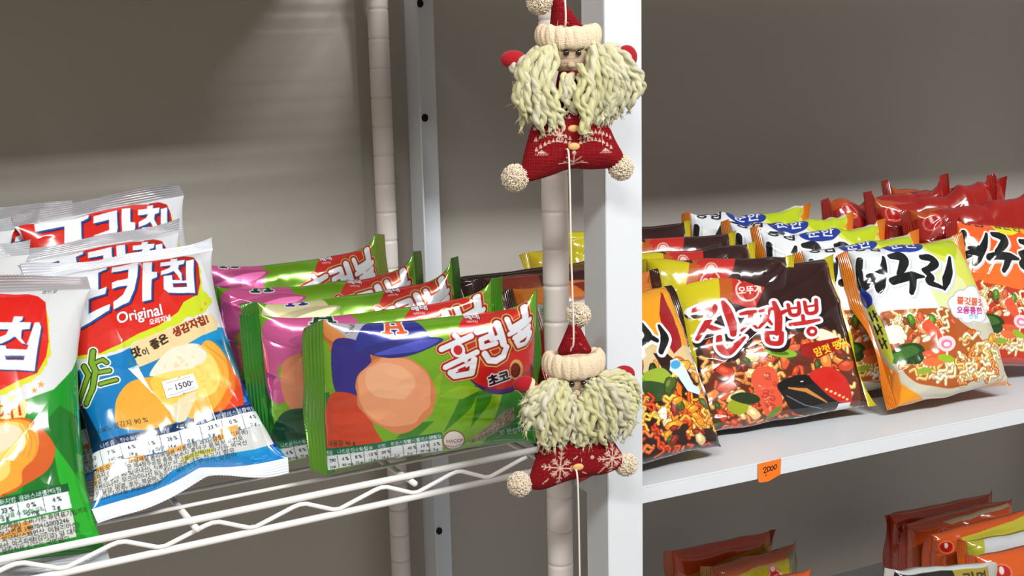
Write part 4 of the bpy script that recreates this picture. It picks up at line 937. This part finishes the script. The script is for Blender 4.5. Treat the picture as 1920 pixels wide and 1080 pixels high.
def cuff(parent, x0, x1, y0, y1, depth, seed, cx=None):
    """ribbed plush hat band running round the head"""
    cx, cy = (x0 + x1) / 2, (y0 + y1) / 2; a, h = (x1 - x0) / 2 - 8, (y1 - y0) / 2
    nt, npp = 300, 26; th = np.linspace(0, 2 * np.pi, nt, endpoint=False)[None]; ph = np.linspace(0, 2 * np.pi, npp, endpoint=False)[:, None]
    rib = 1 + .42 * np.abs(np.sin(th * 10 + .4 * np.sin(th * 7))) ** .7 + .05 * np.sin(th * 31 + ph * 3)
    rr = 9 * rib; X = cx + (a + rr * np.cos(ph)) * np.cos(th); Dp = (depth + rr * np.cos(ph)) * np.sin(th)
    Y = cy + h * np.sin(ph) * (1 + .05 * np.sin(th * 13 + seed)) * (.92 + .08 * rib) - 3 * np.cos(th * 2)
    co = np.stack([X * K + 0 * ph, -Dp * K + 0 * ph, -Y * K], -1).reshape(-1, 3)
    i, j = np.meshgrid(np.arange(nt), np.arange(npp)); A = j * nt + i; B = j * nt + (i + 1) % nt; j2 = (j + 1) % npp; q = np.stack([A, j2 * nt + i, j2 * nt + (i + 1) % nt, B], -1).reshape(-1, 4)
    return link('hat_band', mesh_np('hat_band', co, q), M['plush'], parent)
def ball(name, c, rx, ry, rz, m, parent, seg=24):
    bm = bmesh.new(); bmesh.ops.create_uvsphere(bm, u_segments=seg, v_segments=seg // 2 + 4, radius=1)
    for v in bm.verts: v.co = Vector((v.co.x * rx * K, v.co.y * ry * K, v.co.z * rz * K)) + Vector(lp(*c))
    me = bpy.data.meshes.new(name); bm.to_mesh(me); bm.free(); me.polygons.foreach_set('use_smooth', [True] * len(me.polygons)); return link(name, me, m, parent)
RED = C(150, 22, 32)
def body_sheet(b, draw):
    s = Sheet(760, 460, RED, ('flat', b[2], b[3])); s.frame(); s.b = b
    sh = lambda pts: [(x - b[0], y - b[1]) for x, y in pts]
    r = np.random.RandomState(2)
    for i in range(300):
        x, y = r.uniform(0, b[2]), r.uniform(0, b[3]); s.stroke([(x, y), (x + r.uniform(2, 7), y)], 1.0, C(196, 44, 52) if i % 2 else C(138, 18, 28), alpha=.6)
    draw(s, sh); return s
CR = C(238, 206, 186)
def knit_marks(s, sh):
    for x0, d in ((-62, 1), (62, -1)):
        for k in range(9):      # rows of little triangles in an arc
            x = x0 + d * (k * 7.5 - 8); y = 62 + 9 * math.sin(k * .42) * -1 - k * 2.6; [s.poly(sh([(x - 1, y + dy), (x + 6, y + dy), (x + 2.5, y - 8 + dy)]), CR) for dy in (-6, 14 + k * 2.2, 32 + k * 1.0)]
        for a in range(4):
            c, q = x0 + d * 36, 66; an = a * math.pi / 4; s.stroke(sh([(c - 9 * math.cos(an), q - 11 * math.sin(an)), (c + 9 * math.cos(an), q + 11 * math.sin(an))]), 2.3, CR)
        s.poly(sh([(x0 + d * 2 - 8, 98), (x0 + d * 2 + 10, 98), (x0 + d * 2 + 1, 92)]), CR); s.stroke(sh([(x0 + d * 2 - 10, 100), (x0 + d * 2 + 12, 100)]), 1.6, CR)
        s.poly(sh([(x0 + d * 4 - 7, 48), (x0 + d * 4 + 8, 46), (x0 + d * 4, 54)]), CR); s.stroke(sh([(x0 + d * 35, 118), (x0 + d * 47, 116)]), 2, CR)
    s.stroke(sh([(0, 118), (1, 94)]), 2.4, CR); s.poly(sh([(-4, 100), (5, 100), (0, 90)]), CR)
    for k in (-1, 1): s.stroke(sh([(0, 116), (k * 14, 106)]), 1.8, CR); s.stroke(sh([(0, 120), (k * 18, 114)]), 1.8, CR)
def flake_marks(s, sh):
    for cx, cy, R in ((-36, 92, 34), (68, 84, 30)):
        for a in range(8):
            an = a * math.pi / 4 + .1; ux, uy = math.cos(an), math.sin(an); L = R * (1 if a % 2 == 0 else .62)
            s.stroke(sh([(cx, cy), (cx + ux * L, cy + uy * L)]), 2.6, CR)
            for f in (.5, .75):
                for k in (-1, 1):
                    bx, by = cx + ux * L * f, cy + uy * L * f; a2 = an + k * .8; s.stroke(sh([(bx, by), (bx + math.cos(a2) * 7, by + math.sin(a2) * 7)]), 2.2, CR)
    for x, y, x2, y2 in ((-74, 58, -64, 66), (-70, 122, -60, 112), (8, 104, 16, 109), (40, 112, 52, 98), (-10, 76, -4, 70)): s.stroke(sh([(x, y), (x2, y2)]), 2.6, CR)
    s.ell(sh([(27, 76)])[0], 4, 4, CR)
def hat_sheet(b, seed):
    def d(s, sh):
        r = np.random.RandomState(seed)
        for k in range(16): x, y = r.uniform(b[0], b[0] + b[2]), r.uniform(b[1], b[1] + b[3]); s.stroke(sh([(x, y), (x + 5, y + 3)]), 1.6, C(214, 120, 116))
    return body_sheet(b, d)
def santa(z, label, hat, tip_ball, paths, body, arms, marks, seed, x=.4688):
    root = empty('santa_ornament', matrix=Matrix.Translation((x, .845, z)) @ Matrix.Rotation(math.radians(-14), 4, 'Z'))
    tag(root, label, 'ornament', 'cloth santas hanging in front of the white post')
    b = (-110, 20, 220, 125)
    stuffed('body', body, 30, M['red_cloth'], root, sheet=body_sheet(b, marks), col=RED, ctr=(0, 76), rnd=.55, seed=seed)
    ball('head', (2, -88, 2), 46, 26, 46, M['skin'], root, 32)
    for ex in (-12, 11):
        ball('eye', (ex, -79 if seed == 1 else -71, 29), 5.5, 5, 5.5, M['bead'], root)
    ball('nose', (-2, -58 if seed == 1 else -52, 26), 7, 6, 6, M['skin'], root)
    hb = (-60, -190, 120, 100)
    ht = stuffed('hat', hat, 22, M['red_cloth'], root, sheet=hat_sheet(hb, seed), col=RED, rnd=.5, seed=seed + 3)
    cuff(root, -57, 58, *((-128, -88) if seed == 1 else (-126, -82)), 30, seed)
    p = pompom('pompom', tip_ball, 24, root, seed)
    for k, (fx, fy, r) in enumerate(((-104, 142, 25), (98, 131, 24)) if seed == 1 else ((-110, 126, 24), (103, 107, 23))): pompom('pompom', (fx, fy, 0), r, root, seed + 5 + k)
    for (pts, wd, mit, mr) in arms:
        P = np.array([lp(*q) for q in smooth_path(pts, 20)]); R = np.linspace(wd, wd * .85, len(P)) * K
        arm = build_tubes('arm', [tube_np(P, R, 20)], M['felt'], root)
        mt = ball('mitten', mit, mr[0], 15, mr[1], M['felt'], arm)
        cf = build_tubes('sleeve_cuff', [tube_np([lp(*pts[-1]), lp(*(np.array(pts[-1]) * .55 + np.array(mit) * .45))], [15 * K, 17 * K], 20)], M['plush'], arm)
    beard('beard', paths, root, seed)
    for bx, by in (((0, 55), (0, 87)) if seed == 1 else ((-2, 92),)):
        o = ball('button', (bx, by, 30), 11, 4, 7, M['wood'], root)
    return root
def fall(x0, y0, x1, y1, dx, rs, curl=8, d0=26, d1=34):
    """a lock from (x0,y0) to (x1,y1) bulging sideways by dx"""
    m = lambda t: (x0 + (x1 - x0) * t + dx * math.sin(t * math.pi) + rs.uniform(-curl, curl) * (t > .1), y0 + (y1 - y0) * t ** 1.05, d0 + (d1 - d0) * math.sin(t * math.pi) + rs.uniform(-3, 3))
    return [m(t) for t in (0, .22, .45, .68, .86, 1)]
rs = np.random.RandomState(11); P1 = []
for layer, dd in ((0, 0), (1, 9), (2, 16)):
    for i in range(9):     # left bunch
        t = i / 8; P1.append((fall(-31 - 34 * t, -96 + 10 * t, -24 - 66 * t + rs.uniform(-6, 6), rs.uniform(30, 66) - 16 * t, -14 - 12 * t, rs, 6, 14 + dd, 26 + dd), rs.uniform(11, 15)))
    for i in range(13):    # right bunch
        t = i / 12; P1.append((fall(33 + 34 * t, -98 + 12 * t, 14 + 100 * t + rs.uniform(-6, 6), rs.uniform(36, 66) - 56 * t ** 2, 8 + 20 * t, rs, 6, 14 + dd, 28 + dd), rs.uniform(11, 15)))
P1 += [([(8, -60, 40), (14, -30, 46), (4, 0, 48), (12, 30, 46), (10, 56, 44), (22, 62, 44)], 13), ([(14, -60, 42), (24, -20, 48), (16, 10, 48), (24, 40, 46), (20, 60, 44)], 12), ([(-60, -92, 26), (-78, -78, 24), (-92, -62, 18), (-106, -62, 16), (-100, -46, 16)], 14), ([(-56, -84, 30), (-76, -66, 26), (-92, -46, 20)], 12), ([(60, -92, 26), (84, -86, 22), (96, -66, 20), (106, -30, 16)], 13)]
P1 += [(fall(-14 + 5 * k, -44 + 3 * (k % 3), -22 + 7 * k, rs.uniform(14, 38), 4 * (k - 3), rs, 5, 30, 40), rs.uniform(11, 14)) for k in range(8)]
P1 += [([(-34 + 5 * k, -104, 32), (-30 + 5 * k, -99, 34), (-26 + 6 * k, -94, 33)], 2.4) for k in range(12)]
santa(1.4 - .0141, 'cloth santa ornament with curly beard and hat tipped left, top one on the cord',
      [(-36, -112), (-30, -150), (-30, -178), (-20, -184), (2, -158), (22, -132), (40, -112)], (-52, -171, 0), P1,
      [(-30, 30), (-22, -40), (-10, -62), (12, -62), (24, -40), (34, 28), (72, 44), (86, 78), (106, 112), (104, 130), (40, 133), (0, 128), (-40, 142), (-84, 152), (-94, 144), (-90, 112), (-80, 76), (-68, 42)],
      (([(-30, 10, 0), (-66, -30, 2), (-84, -52, 4), (-90, -58, 6)], 14, (-104, -70, 8), (24, 16)), ([(40, 10, 0), (76, -30, 2), (90, -52, 4), (98, -58, 4)], 14, (108, -70, 6), (20, 22))), knit_marks, 1)
rs = np.random.RandomState(23); P2 = []
for layer, dd in ((0, 0), (1, 9), (2, 17)):
    for i in range(17):    # long locks fanning down
        t = i / 16; x1 = -74 + 168 * t + rs.uniform(-7, 7); P2.append((fall(-44 + 90 * t, -80 + 40 * math.exp(-((t - .48) / .17) ** 2), x1, rs.uniform(44, 76) - 34 * abs(t - .45) * 2, (t - .5) * 26, rs, 3, 16 + dd, 26 + dd), rs.uniform(11, 15)))
    for i in range(5):     # locks swept out to the left
        P2.append(([(-44, -82, 18 + dd), (-70, -70 + i * 7, 20 + dd), (-92, -58 + i * 11, 18 + dd), (-106 + rs.uniform(-6, 14), -46 + i * 14, 14 + dd)], rs.uniform(11, 14)))
    for i in range(8):     # and to the right
        P2.append(([(46, -84, 18 + dd), (80, -86 + i * 7, 20 + dd), (104, -72 + i * 11, 16 + dd), (122 - i * 4 + rs.uniform(-5, 5), -42 + i * 12, 12 + dd)], rs.uniform(11, 14)))
santa(1.4 - .2885, 'cloth santa ornament with long fanned beard and upright pointed hat, lower one on the cord',
      [(-36, -118), (-20, -152), (-4, -188), (6, -188), (24, -152), (40, -118)], (10, -197, 0), P2,
      [(-56, 28), (-24, -20), (-10, -56), (12, -56), (26, -20), (60, 24), (80, 60), (100, 92), (102, 106), (60, 122), (20, 122), (-20, 128), (-66, 142), (-92, 138), (-94, 124), (-78, 78)],
      (([(-34, 0, 0), (-62, -34, 2), (-80, -62, 4), (-84, -66, 6)], 13, (-98, -72, 6), (22, 16)), ([(40, 0, 0), (70, -34, 2), (86, -62, 4), (92, -66, 4)], 13, (98, -76, 4), (22, 17))), flake_marks, 2, x=.4699)
cord_pts = [(.4615, .826, 1.60), (.4630, .824, 1.470), (.4640, .824, 1.4452)]
c1 = build_tubes('hanging_cord', [tube_np(smooth_path([(.4560, .8285, 1.75), (.4568, .8285, 1.50), (.4576, .8285, 1.450), (.460, .836, 1.440), (.463, .845, 1.42), (.463, .845, 1.36), (.460, .836, 1.345), (.4589, .8285, 1.3355), (.4597, .8285, 1.2557), (.4610, .8285, 1.187), (.4625, .836, 1.174), (.466, .845, 1.16), (.466, .845, 1.08), (.4635, .836, 1.068), (.4631, .8285, 1.0580), (.4640, .8285, .97), (.4650, .8285, .86)], 170), .0008, 10)], M['cord'])
tag(c1, 'thin white cord running down through both hanging santas', 'cord')
# ---------------------------------------------------------------- crisps on the wire rack
def seals(a, b=None, lip=None):
    a = np.asarray(a); b = a if b is None else np.asarray(b); return ((a, a if lip is None else lip), (b, b if lip is None else lip))
SILV = C(166, 168, 174); FOOTW = C(226, 232, 240)
blue = art_crisps_blue(LAYOUT['A2']); green = art_crisps_green(LAYOUT['A1'])
cb = dict(kind='chips', axis='z', cat='snack bag')
pouch_g = 'large crisp bags standing on the wire rack'
b2, b2_pt = pouch('crisp_bag', 'large blue and red crisp bag with the white 1500 price sticker', group=pouch_g, pose=POSE['A2'], sheet=blue, grid=(400, 560), seal_cols=seals(FOOTW, C(206, 212, 222)), seed=101, creases=20, amp=1.15, notch=(.55, .16, .013), back=(.1, .4, .7), **cb)
pouch('crisp_bag', 'red and green crisp bag at the left edge, bottom tucked behind the rack rail', group=pouch_g, pose=POSE['A1'], sheet=green, grid=(380, 520), seal_cols=seals(C(184, 190, 198), C(160, 156, 160)), seed=77, creases=16, amp=.9, back=(.1, .5, .15), **cb)
for key, sd, sh_, lab, cs in (('A3', 31, blue, 'crisp bag directly behind the blue one with the price sticker', SILV), ('A4', 47, blue, 'rearmost crisp bag of the right crisp row, tallest grey seal beside the wall', C(146, 146, 150)),
                    ('B2', 53, green, 'crisp bag right behind the green one at the left picture edge', C(172, 176, 182)), ('B3', 59, green, 'third crisp bag from the front in the leftmost row', C(160, 164, 170)), ('B4', 67, blue, 'last crisp bag of the leftmost row, grey seal against the wall', C(146, 146, 150))):
    pouch('crisp_bag', lab, group=pouch_g, pose=POSE[key], sheet=sh_, grid=(260, 360), seal_cols=seals(cs), seed=sd, creases=14, amp=1.0, back=(.5, .5, .55), **cb)
# price sticker on the blue bag
def sticker():
    s = Sheet(420, 240, C(226, 228, 236), ('flat', 56.0, 32.0)); s.frame(); ink = C(44, 44, 56)
    s.text('1500', (17, 21.5), (1, 0), 15, ink, bold=.35, up=(0, -1)); s.stroke([(6, 18), (10, 16), (14, 18)], .9, ink, smooth=True); s.stroke([(42, 16), (50, 15)], .5, ink); s.poly([(48, 13.5), (52, 15), (48, 16.5)], ink)
    s.stroke([(6, 4.5), (50, 4.5)], .5, ink); s.stroke([(6, 27.5), (50, 27.5)], .5, ink); s.ell((30, 32), 2, 2, C(150, 150, 150)); s.ell((30, 0), 2, 1.5, C(150, 150, 150))
    m = LAYOUT['A2']; sh = Sheet(10, 10, WHITE, m); sh.frame(120, 620, 5.4)
    q = [np.array(sh.T(p)) / 10 for p in ((992, 500), (1312, 412), (1372, 580), (1044, 676))]      # corners on the bag
    n = (90, 50); u, v = np.meshgrid(np.linspace(0, 1, n[0]), np.linspace(0, 1, n[1])); U = np.zeros(u.shape); V = np.zeros(u.shape)
    for c, w in zip(q, ((1 - u) * (1 - v), u * (1 - v), u * v, (1 - u) * v)): U += c[0] * w; V += (1 - c[1]) * w
    P = b2_pt(U, V); du = b2_pt(U + .004, V) - P; dv = b2_pt(U, V + .004) - P; N = np.cross(du, dv); N /= np.linalg.norm(N, axis=-1)[..., None]
    me = mesh_np('price_sticker', (P + N * .0006).reshape(-1, 3), grid_quads(*n, 0, True), s.sample(u, 1 - v).reshape(-1, 3)); o = link('price_sticker', me, M['paper'], b2)
    so = o.modifiers.new('thickness', 'SOLIDIFY'); so.thickness = .0003; so.offset = 0; o['label'] = 'small white price sticker reading 1500'
sticker()
# ---------------------------------------------------------------- green snack packs on the wire rack
GS = C(60, 136, 28); GL = C(120, 176, 40)
pb = dict(kind='snack', axis='x', cat='snack bag', material='foil', group='green snack packs on the wire rack', back=(.25, .5, .1))
m = LAYOUT['H1']
PK, GRN = C(206, 90, 150), C(16, 70, 44)
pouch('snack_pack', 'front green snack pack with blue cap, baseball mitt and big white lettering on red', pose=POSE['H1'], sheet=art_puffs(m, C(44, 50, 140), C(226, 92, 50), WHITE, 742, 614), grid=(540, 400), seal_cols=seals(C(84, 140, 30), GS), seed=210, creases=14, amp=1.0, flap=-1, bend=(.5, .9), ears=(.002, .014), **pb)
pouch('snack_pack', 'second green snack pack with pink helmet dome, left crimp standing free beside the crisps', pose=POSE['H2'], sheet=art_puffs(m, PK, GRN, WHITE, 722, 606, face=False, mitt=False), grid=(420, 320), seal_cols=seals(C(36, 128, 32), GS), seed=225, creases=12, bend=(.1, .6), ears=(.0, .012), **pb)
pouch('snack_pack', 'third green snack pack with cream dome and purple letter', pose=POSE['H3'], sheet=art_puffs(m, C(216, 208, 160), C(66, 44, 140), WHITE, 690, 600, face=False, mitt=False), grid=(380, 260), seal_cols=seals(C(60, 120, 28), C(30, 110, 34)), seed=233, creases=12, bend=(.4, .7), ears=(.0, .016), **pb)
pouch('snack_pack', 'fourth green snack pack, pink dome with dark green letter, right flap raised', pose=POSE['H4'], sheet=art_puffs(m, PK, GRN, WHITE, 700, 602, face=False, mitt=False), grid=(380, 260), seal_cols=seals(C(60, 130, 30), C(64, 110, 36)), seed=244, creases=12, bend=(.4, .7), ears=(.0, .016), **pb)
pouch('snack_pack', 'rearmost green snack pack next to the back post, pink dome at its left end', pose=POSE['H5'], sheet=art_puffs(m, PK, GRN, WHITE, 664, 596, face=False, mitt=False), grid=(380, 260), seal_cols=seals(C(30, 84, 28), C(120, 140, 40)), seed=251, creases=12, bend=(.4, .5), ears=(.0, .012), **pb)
# ---------------------------------------------------------------- noodle packets on the steel unit
rb = dict(kind='ramen', axis='x', cat='noodle packet')
YEL, BRN = C(188, 174, 24), C(40, 20, 20)
jj = art_jjamppong(LAYOUT['J1'])
for key, sd, lab, gr in (('J1', 301, 'brown and yellow noodle packet with big red brush lettering, front of its row', (420, 440)), ('J2', 312, 'brown and yellow noodle packet directly behind the red lettered front one', (260, 280)),
                     ('J3', 323, 'third brown noodle packet in the row behind the red lettered one', (260, 280)), ('J4', 334, 'fourth brown noodle packet, badge close to the white upright', (260, 280)), ('J5', 345, 'rearmost dark noodle packet beside the upright, black top with yellow end', (200, 220))):
    pouch('noodle_packet', lab, group='brown and yellow noodle packets', pose=POSE[key], sheet=jj, grid=gr, seal_cols=seals(YEL), seed=sd, creases=12, amp=1.1, bend=(.6, .3), back=(.16, .08, .07), **rb)
ws = art_seafood(LAYOUT['N1']); hs = art_seafood(LAYOUT['N1'], True)
# lime tab and blue oval printed on the side panel
def side_art(s, lime, blue_, ink):
    s.m = ('flat', 100.0, 100.0); s.frame()
    s.ell((3.6, 34), 3.0, 6.5, blue_); s.poly([(1.4, 40), (6.4, 38), (8.2, 52), (8.0, 70), (5.4, 74), (2.0, 66)], lime)
    for y in (42, 50, 58): s.stroke([(2.8, y), (3.2, y + 5)], 1.0, ink); s.stroke([(3.2, y + 4), (6.4, y + 2)], .9, ink); s.stroke([(5.2, y), (5.8, y + 6)], 1.0, ink)
side_art(ws, C(176, 184, 60), C(28, 50, 140), BLACK)
for key, sd, lab, gr in (('N1', 401, 'white and yellow noodle packet with black brush lettering, front of its row, mild version', (420, 460)), ('N2', 412, 'second white noodle packet, blue oval just above the front one', (260, 280)),
                     ('N3', 423, 'third white noodle packet with lime green top corner', (260, 280)), ('N4', 434, 'fourth white noodle packet with a crumpled orange side', (260, 280)), ('N5', 445, 'rearmost white noodle packet, orange crumpled end against the wall', (260, 280))):
    pouch('noodle_packet', lab, group='white and orange noodle packets', pose=POSE[key], sheet=ws, grid=gr, seal_cols=seals(C(208, 116, 24)), seed=sd, creases=14, amp=1.25, ragged=2.4 if key in ('N3', 'N4', 'N5') else 1, ears=(.0, .002) if key == 'N1' else ((sd % 4) * .005, .002), bend=(.8, .4), back=(.8, .5, .1), **rb)
for key, sd, lab, gr in (('R1', 501, 'orange noodle packet with yellow oval and black lettering at the right picture edge', (380, 420)), ('R2', 512, 'dark red noodle packet right behind the orange one', (200, 220)), ('R3', 523, 'dark red noodle packet in the middle of the red heap', (200, 220)), ('R4', 534, 'leftmost dark red noodle packet at the back of the red heap', (200, 220)), ('R5', 545, 'dark red noodle packet reaching highest, at the back right of the red heap', (200, 220))):
    pouch('noodle_packet', lab, group='red spicy noodle packets', pose=POSE[key], sheet=hs if key == 'R1' else art_plain(C(150, 26, 22), [lambda s: s.poly([(0, 0), (60, 0), (20, 14), (0, 20)], C(170, 70, 26)), lambda s: s.ell((24, 22), 9, 9, C(214, 110, 90)), lambda s: s.ell((24, 22), 7.5, 7.5, C(168, 22, 22)), lambda s: s.stroke([(23, 17), (24, 22)], 3, C(226, 190, 180)), lambda s: s.text('농심', (36, 30), (1, 0), 13, C(70, 16, 14), bold=.3), lambda s: s.poly([(0, 60), (150, 60), (150, 175), (0, 175)], C(176, 60, 30))]),
          grid=gr, seal_cols=seals(C(150, 26, 20)), seed=sd, creases=16, amp=1.5, ragged=3.2 if key != 'R1' else 1, ears=(0, 0) if key == 'R1' else ((sd % 7) * .003, (sd % 5) * .004), bend=(.6, .5), back=(.5, .1, .08), **rb)
ds = art_stirfry(LAYOUT['D1'])
pouch('noodle_packet', 'orange and black noodle packet partly behind the white upright, curly white lines along its foot', group='orange and black noodle packets', pose=POSE['D1'], sheet=ds, grid=(400, 440), seal_cols=seals(C(150, 26, 30), C(40, 26, 26)), seed=601, creases=12, amp=1.1, back=(.2, .1, .1), bend=(.5, .4), **rb)
orangepack = lambda s: (s.poly([(0, 0), (150, 0), (150, 26), (0, 30)], C(196, 110, 34)), s.poly([(0, 28), (90, 26), (150, 40), (150, 175), (0, 175)], C(160, 70, 30)), s.poly([(60, 12), (100, 6), (112, 20), (70, 24)], C(120, 30, 22)))
for key, sd, lab, art, sc_ in (('D2', 612, 'orange topped noodle packet behind the front post, second of its row', art_plain(C(200, 120, 40), [orangepack]), C(60, 26, 20)), ('D3', 623, 'dark brown noodle packet behind the front post', art_plain(C(52, 22, 18), [lambda s: s.poly([(20, 0), (60, 0), (60, 40), (20, 40)], C(110, 40, 26))]), C(48, 22, 18)),
                       ('D4', 634, 'dark noodle packet behind the front post, just in front of the yellow topped one', art_plain(C(36, 18, 16), [lambda s: s.poly([(96, 0), (150, 0), (150, 90), (104, 60)], C(90, 60, 24))]), C(40, 24, 20)),
                       ('D5', 655, 'yellow topped noodle packet highest at the back between front post and white upright', art_plain(C(180, 160, 30), [lambda s: s.soft([(0, 70), (60, 50), (150, 64), (150, 175), (0, 175)], C(60, 36, 18))]), C(176, 158, 34))):
    pouch('noodle_packet', lab, group='orange and black noodle packets', pose=POSE[key], sheet=art, grid=(200, 220), seal_cols=seals(sc_), seed=sd, creases=12, amp=1.2, bend=(.5, .4), back=(.2, .1, .1), **rb)
# ---------------------------------------------------------------- lower shelf
ORG = C(206, 76, 24)
def redmark(x, y, r=8): return lambda s: (s.ell((x, y), r + 1.6, r + 1.6, C(230, 130, 100)), s.ell((x, y), r, r, C(176, 24, 20)), s.ell((x, y - r * .3), r * .3, r * .55, C(232, 210, 204)))
def badge(x, y): return lambda s: ottogi(s, (x, y), .17)
yellowpack = [lambda s: s.poly([(0, 0), (150, 0), (150, 14), (0, 20)], C(186, 84, 36)), lambda s: s.poly([(120, 10), (150, 10), (150, 60), (112, 40)], C(120, 118, 92)), lambda s: s.poly([(108, 36), (150, 46), (150, 175), (96, 175)], C(196, 150, 90)), badge(92, 34)]
LOWER = [('K2', 'orange noodle packet standing behind the yellow badged one on the lower shelf', art_plain(C(188, 66, 28), [lambda s: s.poly([(0, 40), (150, 14), (150, 60), (0, 90)], C(178, 130, 40))]), C(180, 80, 30)),
         ('K1', 'yellow noodle packet with round red badge on the lower shelf', art_plain(C(180, 162, 24), yellowpack), C(186, 120, 36)),
         ('K3', 'orange packet whose corner just shows right of the yellow one on the lower shelf', art_plain(C(206, 88, 30), []), C(206, 88, 30)),
         ('M1', 'large orange noodle packet at the back of the lower shelf heap', art_plain(C(196, 66, 22), [redmark(20, 30)]), C(190, 60, 20)),
         ('M2', 'orange noodle packet with pale strip, second from the back of the lower shelf heap', art_plain(C(206, 82, 26), [redmark(48, 30), lambda s: s.poly([(50, 12), (140, 6), (140, 12), (60, 18)], C(206, 186, 150))]), C(190, 62, 20)),
         ('M3', 'orange noodle packet third from the back of the lower shelf heap', art_plain(C(206, 84, 26), [redmark(20, 26), lambda s: s.poly([(40, 18), (150, 8), (150, 40), (44, 60)], C(190, 180, 60))]), C(200, 80, 24)),
         ('M4', 'white and orange noodle packet with black lettering on the lower shelf', art_plain(C(196, 200, 202), [lambda s: s.poly([(0, 0), (30, 0), (12, 60), (0, 60)], C(170, 170, 50)), redmark(22, 34, 5), lambda s: s.text('농심', (30, 40), (1, -.1), 17, BLACK, bold=.5), lambda s: s.poly([(0, 44), (150, 30), (150, 50), (0, 70)], ORG)]), C(206, 96, 30)),
         ('M5', 'foremost orange noodle packet with large red drop mark at the lower right', art_plain(C(208, 88, 28), [redmark(30, 30, 10), lambda s: s.poly([(70, 30), (150, 16), (150, 175), (40, 175)], C(200, 196, 196))]), C(200, 80, 24)),
         ('G1', 'black and gold packet with white top band standing in front of the lower shelf heap', art_plain(C(22, 22, 26), [lambda s: s.poly([(84, 0), (150, 0), (150, 175), (100, 175)], C(158, 140, 56)), lambda s: s.poly([(0, 0), (150, 0), (150, 9), (0, 9)], C(196, 200, 198)), lambda s: s.text('라면', (96, 30), (1, 0), 20, C(60, 50, 20), bold=.6)]), C(190, 190, 186))]
for i, (key, lab, art, sc_) in enumerate(LOWER):
    pouch('noodle_packet', lab, group='noodle packets on the lower shelf', pose=POSE[key], sheet=art, grid=(200, 220), seal_cols=seals(sc_), seed=700 + i * 7, creases=14, amp=1.3, bend=(.5, .4), back=tuple(np.asarray(art.a[5, 5]) * .8), **rb)
